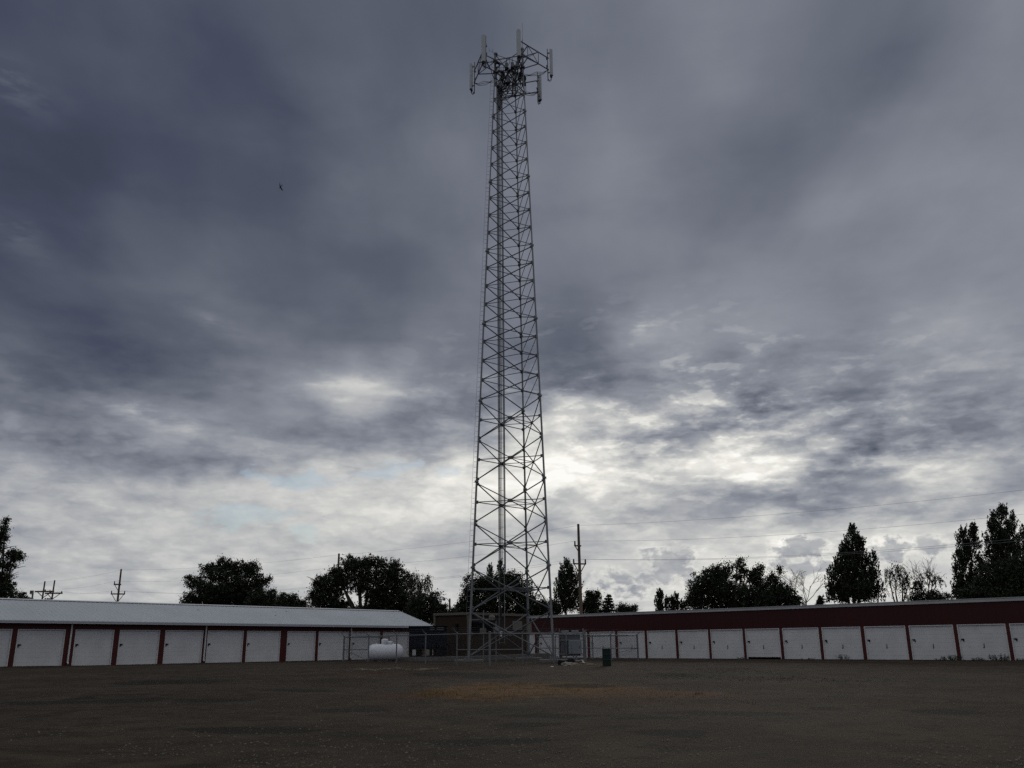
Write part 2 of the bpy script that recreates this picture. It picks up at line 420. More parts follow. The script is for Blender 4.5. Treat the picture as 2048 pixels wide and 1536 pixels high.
# ------------------------------------------------------------------ materials
def lin(c):
    return tuple(((x / 255) / 12.92 if x <= 10 else ((x / 255 + .055) / 1.055) ** 2.4) for x in c)
def mat(name, col, rough=.7, metal=0.0, var=.15, scale=3.0, col2=None, bump=0.0, bscale=40.0, spec=.3, stretch=(1, 1, 1)):
    """plain surface with patchy variation of its own colour and a fine bump"""
    m = bpy.data.materials.new(name); m.use_nodes = True
    nt = m.node_tree; N, L = nt.nodes.new, nt.links.new
    p = nt.nodes['Principled BSDF']
    p.inputs['Roughness'].default_value = rough; p.inputs['Metallic'].default_value = metal
    p.inputs['Specular IOR Level'].default_value = spec
    g = N('ShaderNodeNewGeometry')
    mp = N('ShaderNodeMapping'); mp.inputs['Scale'].default_value = stretch
    L(g.outputs['Position'], mp.inputs[0])
    n = N('ShaderNodeTexNoise'); n.inputs['Scale'].default_value = scale; n.inputs['Detail'].default_value = 5
    n.inputs['Roughness'].default_value = .6
    L(mp.outputs[0], n.inputs['Vector'])
    r = N('ShaderNodeValToRGB'); r.color_ramp.elements[0].position = .3; r.color_ramp.elements[1].position = .72
    c2 = col2 or tuple(min(1, x * (1 + var)) for x in col)
    c1 = tuple(x * (1 - var) for x in col)
    r.color_ramp.elements[0].color = (*c1, 1); r.color_ramp.elements[1].color = (*c2, 1)
    L(n.outputs[0], r.inputs[0]); L(r.outputs[0], p.inputs['Base Color'])
    if bump > 0:
        b = N('ShaderNodeTexNoise'); b.inputs['Scale'].default_value = bscale; b.inputs['Detail'].default_value = 4
        L(g.outputs['Position'], b.inputs['Vector'])
        bb = N('ShaderNodeBump'); bb.inputs['Strength'].default_value = bump; bb.inputs['Distance'].default_value = .02
        L(b.outputs[0], bb.inputs['Height']); L(bb.outputs[0], p.inputs['Normal'])
    return m
M_BRACE_SHADED = mat('shaded_brace_steel', (.12, .123, .135), .55, .25, .2, 2.0)  # tower steel with the shade on the brace undersides put into its colour
M_STEEL = mat('galvanised_steel', (.205, .207, .212), .55, .25, .18, 2.0)
M_STEEL_D = mat('weathered_steel', (.16, .16, .18), .6, .25, .2, 2.0)
M_CABLE = mat('black_cable', (.02, .02, .022), .6)
M_ANT = mat('antenna_grey', (.42, .44, .455), .6, 0, .06)
M_BOXG = mat('equipment_grey', (.20, .22, .24), .6, 0, .1)
M_BOXD = mat('equipment_dark_grey', (.10, .11, .125), .6, 0, .12)
M_DOOR = mat('white_door_paint', (.635, .635, .645), .55, 0, .09, .9, bump=.15, bscale=60)
M_TRIM = mat('white_trim', (.62, .62, .62), .5, 0, .08)
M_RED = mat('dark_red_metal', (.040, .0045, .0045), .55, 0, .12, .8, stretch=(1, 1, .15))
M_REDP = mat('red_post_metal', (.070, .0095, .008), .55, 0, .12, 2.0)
M_ROOF = mat('white_metal_roof', (.50, .525, .555), .42, .0, .06, .5)
M_EAVE = mat('grey_gutter', (.42, .43, .47), .5, 0, .08)
M_FASC = mat('pale_fascia', (.40, .41, .41), .6, 0, .12, 1.0)
M_BROWN = mat('brown_aggregate', (.034, .022, .015), .9, 0, .25, 6.0, bump=.5, bscale=50)
M_TAN = mat('tan_trim', (.125, .108, .088), .7, 0, .12)
M_PANEL = mat('pale_tan_panel', (.15, .14, .12), .6, 0, .08)
M_NAVY = mat('dark_navy_paint', (.010, .012, .018), .85, 0, .15, spec=.08)
M_BLACK = mat('black_paint', (.010, .010, .012), .8, 0, .15, spec=.1)
M_TANK = mat('white_tank_paint', (.74, .74, .80), .45, 0, .04)
M_CONC = mat('concrete', (.135, .13, .128), .9, 0, .2, 4.0, bump=.3)
M_WOODP = mat('weathered_pole_wood', (.115, .078, .058), .9, 0, .25, 3.0, stretch=(4, 4, .4))
M_WOOD = mat('grey_scrap_wood', (.21, .165, .125), .9, 0, .3, 5.0)
M_RUBBLE = mat('pale_rubble', (.30, .27, .23), .95, 0, .25, 8.0, bump=.5)
M_GREEN = mat('dark_green_drum', (.005, .017, .012), .5, 0, .15)
M_SIGN = mat('white_sign', (.6, .6, .58), .6, 0, .05)
M_FENCE = mat('fence_pipe', (.155, .16, .168), .55, .2, .15)
M_CHAIN = mat('chain_link_wire', (.09, .092, .095), .8, 0, .1)
def leafmat(name, col, col2):
    m = mat(name, col, .6, 0, .3, 1.3, col2=col2, spec=.25)
    return m
M_LEAF = leafmat('leaf_dark_green', (.015, .022, .010), (.032, .042, .019))
M_LEAF2 = leafmat('leaf_olive_green', (.022, .027, .013), (.044, .050, .026))
M_NEEDLE = leafmat('needle_dark_green', (.012, .018, .011), (.024, .032, .019))
M_BARK = mat('grey_brown_bark', (.075, .06, .048), .95, 0, .25, 6.0)
M_DEAD = mat('bleached_dead_wood', (.15, .12, .10), .9, 0, .2, 6.0)
M_WEED = leafmat('weed_grey_green', (.045, .055, .032), (.085, .09, .055))
M_BIRD = mat('dark_feathers', (.018, .019, .024), .7)
M_WIRE = mat('wire_grey', (.22, .22, .23), .6)
M_LAMP = mat('lamp_housing', (.16, .15, .15), .5)

# ------------------------------------------------------------------ ground
def gz(x, y):
    x = max(-45.0, min(45.0, x)); y = max(50.0, min(92.0, y))
    return -.22 - .0045 * x - .0085 * (y - 60)
def gpt(px, py):
    """where the ray through a pixel meets the ground"""
    d = ray(px, py); Y = 50.0
    for _ in range(40):
        z = gz(d.x * Y, Y)
        Y = max(3.0, min(300.0, (z - CAMZ) / d.z if d.z < -1e-4 else 300.0))
    return Vector((d.x * Y, Y, gz(d.x * Y, Y)))

def ground_material():
    m = bpy.data.materials.new('gravel_yard'); m.use_nodes = True
    nt = m.node_tree; N, L = nt.nodes.new, nt.links.new
    p = nt.nodes['Principled BSDF']; p.inputs['Roughness'].default_value = .95
    p.inputs['Specular IOR Level'].default_value = .1
    g = N('ShaderNodeNewGeometry'); pos = g.outputs['Position']
    def noise(scale, detail=5, rough=.6, stretch=None):
        n = N('ShaderNodeTexNoise'); n.inputs['Scale'].default_value = scale; n.inputs['Detail'].default_value = detail
        n.inputs['Roughness'].default_value = rough
        if stretch:
            mp = N('ShaderNodeMapping'); mp.inputs['Scale'].default_value = stretch; L(pos, mp.inputs[0]); L(mp.outputs[0], n.inputs['Vector'])
        else:
            L(pos, n.inputs['Vector'])
        return n.outputs[0]
    def math_(op, a, b=0.0, c=0.0):
        n = N('ShaderNodeMath'); n.operation = op
        for i, v in enumerate((a, b, c)):
            if isinstance(v, (int, float)): n.inputs[i].default_value = v
            else: L(v, n.inputs[i])
        return n.outputs[0]
    def mr(v, a, b, c=0.0, d=1.0):
        n = N('ShaderNodeMapRange'); n.interpolation_type = 'SMOOTHSTEP'; L(v, n.inputs[0])
        for i, x in enumerate((a, b, c, d)): n.inputs[i + 1].default_value = x
        return n.outputs[0]
    def mix(f, a, b):
        n = N('ShaderNodeMix'); n.data_type = 'RGBA'
        L(f, n.inputs['Factor'])
        for i, v in ((6, a), (7, b)):
            if isinstance(v, tuple): n.inputs[i].default_value = (*v, 1)
            else: L(v, n.inputs[i])
        return n.outputs[2]
    def spot(x, y, rx, ry, rot=0.0):
        mp = N('ShaderNodeMapping'); mp.vector_type = 'TEXTURE'
        mp.inputs['Location'].default_value = (x, y, 0); mp.inputs['Scale'].default_value = (rx, ry, 100)
        mp.inputs['Rotation'].default_value = (0, 0, math.radians(rot))
        L(pos, mp.inputs[0])
        gr = N('ShaderNodeTexGradient'); gr.gradient_type = 'SPHERICAL'; L(mp.outputs[0], gr.inputs[0])
        return gr.outputs[1]
    n_big, n_mid, n_fine, n_grit = noise(.22, 5), noise(1.1, 6, .65), noise(9.0, 5, .7), noise(46.0, 3, .7)
    col = mix(mr(n_big, .36, .64), (.0300, .0218, .0146), (.0540, .0405, .0280))
    col = mix(mr(n_mid, .44, .62, 0, .85), col, (.0235, .0180, .0122))
    # dirt and dead grass in the yard, each patch with its own colour and outline
    def patch(col, spots, c, edge, f, scale=1.4):
        s = None
        for a in spots:
            q = spot(*a); s = q if s is None else math_('MAXIMUM', s, q)
        nn = math_('MULTIPLY_ADD', math_('SUBTRACT', noise(scale, 6, .7), .5), 1.1, s)
        return mix(mr(nn, .16, .16 + edge, 0, f), col, c)
    col = patch(col, PATCH_STRAW, (0.135, 0.072, 0.0250), .50, .90)
    col = patch(col, PATCH_RUST, (0.0544, 0.0252, 0.0135), .45, .65)
    col = mix(mr(noise(2.6, 6, .68), .50, .64, 0, .7), col, (.0560, .0420, .0295))
    col = mix(mr(noise(.9, 6, .66, (.45, 1, 1)), .54, .68, 0, .8), col, (.0190, .0150, .0105))
    col = patch(col, PATCH_GREEN, (0.0218, 0.0195, 0.0115), .60, .32, 2.6)
    col = patch(col, [(x, y, rx * 1.3, ry * 1.15, r) for x, y, rx, ry, r in PATCH_DARK], (0.0130, 0.0105, 0.0075), .26, .85, 3.4)
    col = mix(mr(n_fine, .52, .78, 0, .6), col, (0.0246, 0.0183, 0.0125))
    col = mix(mr(n_grit, .60, .76, 0, .85), col, (0.0841, 0.0625, 0.0442))
    col = mix(mr(n_grit, .40, .24, 0, .7), col, (0.0147, 0.0110, 0.0078))
    L(col, p.inputs['Base Color'])
    h = math_('ADD', math_('MULTIPLY', n_fine, .6), math_('MULTIPLY', n_grit, .35))
    b = N('ShaderNodeBump'); b.inputs['Strength'].default_value = .8; b.inputs['Distance'].default_value = .05
    L(h, b.inputs['Height']); L(b.outputs[0], p.inputs['Normal'])
    return m
def gell(px, py, wx, wy, rot=0.0):
    """a patch seen at px, py with half sizes wx, wy in the photograph, as an ellipse on the ground"""
    c = gpt(px, py); e = gpt(px + wx, py); n = gpt(px, py - wy); f_ = gpt(px, py + wy)
    return (c.x, (n.y + f_.y) / 2, max(.2, e.x - c.x) * 1.35, max(.2, (n.y - f_.y) / 2) * 1.35, rot)
PATCH_STRAW = [gell(1000, 1384, 170, 20), gell(1120, 1380, 170, 16), gell(960, 1392, 110, 10), gell(870, 1388, 60, 8), gell(1200, 1386, 190, 15), gell(1340, 1388, 140, 10)]
PATCH_RUST = [gell(1330, 1392, 190, 14), gell(1450, 1414, 130, 7), gell(1770, 1406, 70, 3), gell(800, 1392, 80, 8), gell(1250, 1404, 110, 8), gell(770, 1348, 120, 6), gell(1400, 1425, 90, 5)]
PATCH_GREEN = [gell(950, 1430, 130, 18), gell(1010, 1422, 110, 12), gell(1350, 1352, 130, 8), gell(1800, 1364, 190, 8), gell(1560, 1358, 120, 5),
               gell(1680, 1384, 70, 5), gell(870, 1428, 80, 8), gell(940, 1444, 70, 7), gell(330, 1362, 130, 6), gell(1480, 1345, 180, 6)]
PATCH_DARK = [gell(110, 1405, 80, 4), gell(250, 1402, 60, 6), gell(420, 1400, 60, 3), gell(160, 1397, 20, 3), gell(1330, 1466, 60, 5), gell(1060, 1449, 60, 4), gell(1460, 1428, 130, 5),
              gell(340, 1364, 80, 4), gell(1100, 1432, 90, 4), gell(600, 1382, 60, 2), gell(980, 1352, 50, 4), gell(1890, 1420, 60, 5), gell(1300, 1440, 60, 3), gell(1650, 1415, 30, 3), gell(700, 1420, 60, 4),
              gell(500, 1460, 120, 5), gell(980, 1480, 110, 6), gell(1380, 1470, 30, 5), gell(1350, 1350, 40, 3), gell(880, 1348, 60, 3), gell(1160, 1372, 60, 3)]
def axis_steps(lo, hi, near, far, d0):
    a = [0.0]; d = d0
    while a[-1] < hi:
        if a[-1] > near: d = min(far, d * 1.25)
        a.append(a[-1] + d)
    b = [0.0]; d = d0
    while b[-1] > lo:
        if b[-1] < -near: d = min(far, d * 1.25)
        b.append(b[-1] - d)
    return np.array(b[:0:-1] + a)
def build_ground():
    xs = axis_steps(-2500, 2500, 40, 300, .8); ys = axis_steps(-400, 4000, 60, 400, .8)
    X, Y = np.meshgrid(xs, ys, indexing='xy')
    cx = np.clip(X, -45, 45); cy = np.clip(Y, 50, 92)
    Z = -.22 - .0045 * cx - .0085 * (cy - 60)
    near = np.exp(-((X / 60) ** 2 + ((Y - 25) / 40) ** 4))
    Z = Z + near * (.018 * np.sin(X * .55 + .8 * np.sin(Y * .31)) + .016 * np.sin(Y * .83 + X * .21) + .012 * np.sin(X * 1.7 - Y * .9))
    V = np.stack([X.ravel(), Y.ravel(), Z.ravel()], 1)
    nx, ny = len(xs), len(ys)
    i = np.arange(ny - 1)[:, None] * nx + np.arange(nx - 1)[None, :]
    Fc = np.stack([i.ravel(), (i + 1).ravel(), (i + nx + 1).ravel(), (i + nx).ravel()], 1)
    o = np_mesh('ground', V, Fc, ground_material(), kind='structure')
    o.data.polygons.foreach_set('use_smooth', [True] * len(o.data.polygons))
    o['label'] = 'bare brown gravel yard with patches of dead grass'
    # loose stones, dry straw and low green growth
    n = 5200
    py = 1340 + 200 * RNG.random(n) ** .6; px = -40 + 2130 * RNG.random(n)
    vs, fs = [], []
    for a, b in zip(px, py):
        c = gpt(a, b); s = .006 + .018 * RNG.random() ** 3
        k = len(vs); t = RNG.random() * 6.28
        for dz, rr in ((-.1, 1.0), (.4, .55)):
            for q in range(4):
                an = t + q * 1.571 + RNG.normal() * .2
                vs.append((c.x + math.cos(an) * s * rr, c.y + math.sin(an) * s * rr * .8, c.z + .02 * 0 + dz * s))
        fs += [(k, k + 1, k + 5, k + 4), (k + 1, k + 2, k + 6, k + 5), (k + 2, k + 3, k + 7, k + 6), (k + 3, k, k + 4, k + 7), (k + 4, k + 5, k + 6, k + 7)]
    o = np_mesh('gravel', np.array(vs), np.array(fs), mat('loose_stone', (.085, .072, .058), .95, 0, .55, 30.0, col2=(.23, .20, .165)), kind='stuff')
    o['label'] = 'loose gravel stones scattered over the yard'
    def blades(name, label, spots, n, h0, h1, w, m):
        vs, fs = [], []
        while len(fs) < n:
            cx_, cy_, rx, ry, _ = spots[RNG.integers(len(spots))]
            x = cx_ + RNG.normal() * rx * .42; y = cy_ + RNG.normal() * ry * .42
            for _ in range(RNG.integers(3, 8)):
                bx, by = x + RNG.normal() * .06, y + RNG.normal() * .06
                h = h0 + (h1 - h0) * RNG.random(); a = RNG.random() * 6.28; ln = h * (.3 + .6 * RNG.random())
                z = gz(bx, by) - .005
                dx, dy = math.cos(a), math.sin(a)
                k = len(vs)
                vs += [(bx - dy * w, by + dx * w, z), (bx + dy * w, by - dx * w, z), (bx + dx * ln * .5 + dy * w * .6, by + dy * ln * .5 - dx * w * .6, z + h * .7),
                       (bx + dx * ln, by + dy * ln, z + h)]
                fs.append((k, k + 1, k + 2, k + 3))
        o = np_mesh(name, np.array(vs), np.array(fs), m, kind='stuff'); o['label'] = label
    blades('dry_grass', 'straw coloured dead grass in the middle of the yard', PATCH_STRAW[:5] + PATCH_RUST[:1], 4600, .02, .07, .004, mat('straw', (.15, .09, .035), .9, 0, .3, 3.0))
    blades('green_grass', 'low dark green grass in thin patches on the gravel', PATCH_GREEN[2:5] + PATCH_GREEN[8:], 2600, .02, .06, .004, mat('low_grass', (.03, .031, .019), .9, 0, .3, 3.0))
build_ground()

# ------------------------------------------------------------------ storage buildings
class Wall:
    """a straight building front through two points, both on the photograph's rays"""
    def __init__(self, pxa, Ya, za, pxb, Yb, zb):
        ra, rb = ray(pxa, 1295), ray(pxb, 1295)
        self.A = Vector((ra.x * Ya, Ya, 0)); B = Vector((rb.x * Yb, Yb, 0))
        self.len = (B - self.A).length
        self.d = (B - self.A).normalized()
        self.n = Vector((-self.d.y, self.d.x, 0))          # away from the camera
        if self.n.y < 0: self.n = -self.n
        self.za, self.zb = za, zb
        self.sl = (zb - za) / self.len
        self.up = Vector((0, 0, 1))
        self.dz = Vector((self.d.x, self.d.y, self.sl))
    def s(self, px, off=0.0, py=1295):
        r = ray(px, py).x
        A = self.A + self.n * off
        return (r * A.y - A.x) / (self.d.x - r * self.d.y)
    def z(self, s): return self.za + self.sl * s
    def p(self, s, off, h):
        q = self.A + self.d * s + self.n * off
        return Vector((q.x, q.y, self.z(s) + h))
    def h(self, px, py, off=0.0):
        """height over the foot of the wall of what is seen at px, py on the plane at this offset"""
        s = self.s(px, off, py); q = self.A + self.d * s + self.n * off
        return at(px, py, q.y).z - self.z(s)
    def slab(self, mb, s0, s1, o0, o1, h0, h1):
        """block between stations, offsets and heights, following the fall of the wall"""
        vs = [self.p(s, o, h) for h in (h0, h1) for s, o in ((s0, o0), (s1, o0), (s1, o1), (s0, o1))]
        mb.add(vs, [(3, 2, 1, 0), (4, 5, 6, 7), (0, 1, 5, 4), (1, 2, 6, 5), (2, 3, 7, 6), (3, 0, 4, 7)])

def garage_door(W, root, s0, s1, H, gap=0.0, cord=False, hl=.60, label=None):
    la, lb, lc = (s0 + .13, s0 + .30, s0 + .19) if not cord else (s1 - .30, s1 - .13, s1 - .24)      # latch on the left jamb as seen from the yard
    b = MB(); n = 8; ph = (H - gap) / n
    for i in range(n):
        z0, z1 = gap + i * ph, gap + (i + 1) * ph
        W.slab(b, s0 + .05, s1 - .05, .072, .12, z0 + .005, z1 - .005)
        W.slab(b, s0 + .05, s1 - .05, .078, .118, z1 - .006, z1 + .006)
    d = b.build('garage_door', M_DOOR, root)
    if label: d['label'] = label
    t = MB()
    W.slab(t, s0, s0 + .05, -.012, .13, 0.0, H); W.slab(t, s1 - .05, s1, -.012, .13, 0.0, H)
    W.slab(t, s0, s1, -.012, .13, H, H + .05)
    t.build('door_frame', M_TRIM, d)
    k = MB()
    W.slab(k, la, lb, .02, .068, H * hl - .05, H * hl + .03)
    W.slab(k, la, lc, .03, .068, H * hl - .14, H * hl - .05)
    k.build('latch', M_BLACK, d)
    if cord:
        c = MB(); m = (s0 + s1) / 2
        W.slab(c, m - .02, m + .015, .045, .068, H * .36, H * .47); W.slab(c, m - .02, m + .06, .04, .068, H * .36 - .03, H * .36)
        c.build('pull_handle', M_BLACK, d)
    return d

def left_building():
    W = Wall(0, 52.7, -.05, 683, 71.4, -.23)
    H = 2.10
    root = thing('storage_building', 'long red and white storage garage with pale sloping metal roof on the left', 'storage building', W.p(W.s(400), 0, 0))
    doors = [(-95, -16), (-60, 20)][1:] + [(31, 127), (147, 225), (236, 317), (328, 404), (413, 485), (492, 559.6), (573, 630), (636, 697), (703, 759), (765, 817), (822.5, 843)]
    S = [(W.s(a), W.s(b)) for a, b in doors]
    s_lo, s_hi = S[0][0] - 9.0, W.s(846)
    off_e = -.45
    he = W.h(350, 1246.2, off_e); hr_off = 4.1
    hr = W.h(350, 1210.0, hr_off)
    wall = MB()
    W.slab(wall, s_lo, s_hi, 0, .12, H + .05, he + .12)
    edges = [s_lo - 0] + [e for ab in S for e in ab] + [s_hi]
    for i in range(0, len(edges), 2):
        if edges[i + 1] - edges[i] > .02:
            posts = MB(); W.slab(posts, edges[i], edges[i + 1], 0, .12, -.12, H + .05); posts.build('wall_post', M_REDP, root)
    W.slab(wall, s_lo, s_hi, 2 * hr_off - .12, 2 * hr_off, -.12, he)
    for se in (s_lo, s_hi - .12):
        vs = [W.p(se, .12, -.12), W.p(se, 2 * hr_off - .12, -.12), W.p(se, 2 * hr_off - .12, he), W.p(se, hr_off, hr - .12), W.p(se, .12, he)]
        wall.prism(vs, W.d * .12)
    wall.build('wall', M_REDP, root)
    W_s1 = W.s(866, off_e, 1251)
    roof = MB(); r0, r1 = s_lo - .4, W_s1
    th = .05
    for o0, h0, o1, h1 in ((off_e, he, hr_off, hr), (2 * hr_off - off_e, he, hr_off, hr)):
        vs = [W.p(r0, o0, h0), W.p(r1, o0, h0), W.p(r1, o1, h1), W.p(r0, o1, h1)]
        roof.add(vs + [v + Vector((0, 0, th)) for v in vs], [(3, 2, 1, 0), (4, 5, 6, 7), (0, 1, 5, 4), (1, 2, 6, 5), (2, 3, 7, 6), (3, 0, 4, 7)])
    s = r0 + .15
    while s < r1 - .05:                                   # raised ribs of the roof sheets
        a, b = W.p(s, off_e, he + th), W.p(s, hr_off, hr + th)
        roof.prism([a - W.d * .025, a + W.d * .025, a + W.d * .012 + Vector((0, 0, .03)), a - W.d * .012 + Vector((0, 0, .03))], b - a)
        s += .305
    R = roof.build('roof', M_ROOF, root)
    cap = MB()
    for sg in (-1, 1):
        k = (hr - he) / (hr_off - off_e)
        vs = [W.p(r0, hr_off, hr + .10), W.p(r1, hr_off, hr + .10), W.p(r1, hr_off + sg * .22, hr + .10 - .22 * k), W.p(r0, hr_off + sg * .22, hr + .10 - .22 * k)]
        cap.add(vs + [v + Vector((0, 0, .012)) for v in vs], [(3, 2, 1, 0), (4, 5, 6, 7), (0, 1, 5, 4), (1, 2, 6, 5), (2, 3, 7, 6), (3, 0, 4, 7)])
    cap.build('ridge_cap', M_TRIM, R)
    gut = MB()
    W.slab(gut, r0, W.s(816, off_e, 1252), off_e - .09, off_e, he - .12, he + .012)
    W.slab(gut, r0, W.s(816, off_e, 1252), off_e - .10, off_e - .09, he - .02, he + .03)
    gut.build('gutter', M_EAVE, root)
    rake = MB()
    k = (hr - he) / (hr_off - off_e)
    vs = [W.p(r1, off_e, he - .10), W.p(r1, hr_off, hr - .10), W.p(r1, hr_off, hr + .09), W.p(r1, off_e, he + .09)]
    rake.prism(vs, W.d * .04)
    vs = [W.p(r1, 2 * hr_off - off_e, he - .10), W.p(r1, hr_off, hr - .10), W.p(r1, hr_off, hr + .09), W.p(r1, 2 * hr_off - off_e, he + .09)]
    rake.prism(vs, W.d * .04)
    rake.build('rake_trim', M_TRIM, root)
    for i, (a, b) in enumerate(S):
        garage_door(W, root, a, b, H)
    for px in (138, 408.5, 700.5):
        s = W.s(px); d = MB()
        d.tube([W.p(s, -.065, he + .02), W.p(s, -.065, .22), W.p(s, -.16, .12)], .055, 8)
        d.build('downspout', M_DOOR, root)
    return W
WL = left_building()

def right_building():
    W = Wall(2032, 55.4, -.29, 1130, 81.5, -.44)
    H = 2.12
    root = thing('storage_building', 'long dark red storage garage with flat top and white doors on the right', 'storage building', W.p(W.s(1600), 0, 0))
    doors = [(1052, 1070), (1078, 1118), (1122, 1175), (1180.6, 1231), (1236.7, 1290.4), (1295.5, 1352), (1357.5, 1418), (1423, 1487.3), (1492.7, 1561.5),
             (1567.7, 1640.6), (1646.9, 1725), (1732.5, 1815.6), (1822.8, 1912), (1920, 2018), (2026, 2128)]
    S = [tuple(sorted((W.s(a), W.s(b)))) for a, b in doors]        # stations grow to the left, away from the camera
    s_lo, s_hi = S[-1][0] - 6.0, S[0][1] + 2.0
    ht = W.h(1600, 1213.5); depth = 6.5
    wall = MB()
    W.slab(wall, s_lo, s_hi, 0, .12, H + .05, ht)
    e = sorted(x for ab in S for x in ab); e = [s_lo] + e + [s_hi]
    for i in range(0, len(e), 2):
        if e[i + 1] - e[i] > .02:
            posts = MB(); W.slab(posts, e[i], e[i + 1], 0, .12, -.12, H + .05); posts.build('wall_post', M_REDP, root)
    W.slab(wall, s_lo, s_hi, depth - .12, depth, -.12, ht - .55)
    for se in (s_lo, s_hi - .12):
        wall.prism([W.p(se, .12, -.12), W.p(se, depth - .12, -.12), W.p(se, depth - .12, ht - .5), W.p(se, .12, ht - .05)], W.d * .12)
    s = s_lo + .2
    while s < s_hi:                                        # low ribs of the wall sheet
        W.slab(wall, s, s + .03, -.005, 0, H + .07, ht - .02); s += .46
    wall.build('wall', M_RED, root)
    roof = MB()
    vs = [W.p(s_lo - .1, -.06, ht + .04), W.p(s_hi + .1, -.06, ht + .04), W.p(s_hi + .1, depth + .2, ht - .5), W.p(s_lo - .1, depth + .2, ht - .5)]
    roof.add(vs + [v + Vector((0, 0, .05)) for v in vs], [(3, 2, 1, 0), (4, 5, 6, 7), (0, 1, 5, 4), (1, 2, 6, 5), (2, 3, 7, 6), (3, 0, 4, 7)])
    roof.build('roof', M_ROOF, root)
    tr = MB()
    W.slab(tr, s_lo - .1, s_hi + .1, -.09, -.02, ht - .13, ht + .095)
    W.slab(tr, s_lo - .1, s_hi + .1, -.12, -.09, ht + .055, ht + .085)
    tr.build('roof_trim', M_FASC, root)
    for i, (a, b) in enumerate(S):
        if i == 8:
            garage_door(W, root, a, b, H, gap=.13, cord=True, label='white door left slightly raised off the ground')
        else:
            garage_door(W, root, a, b, H, cord=True)
    return W
WR = right_building()

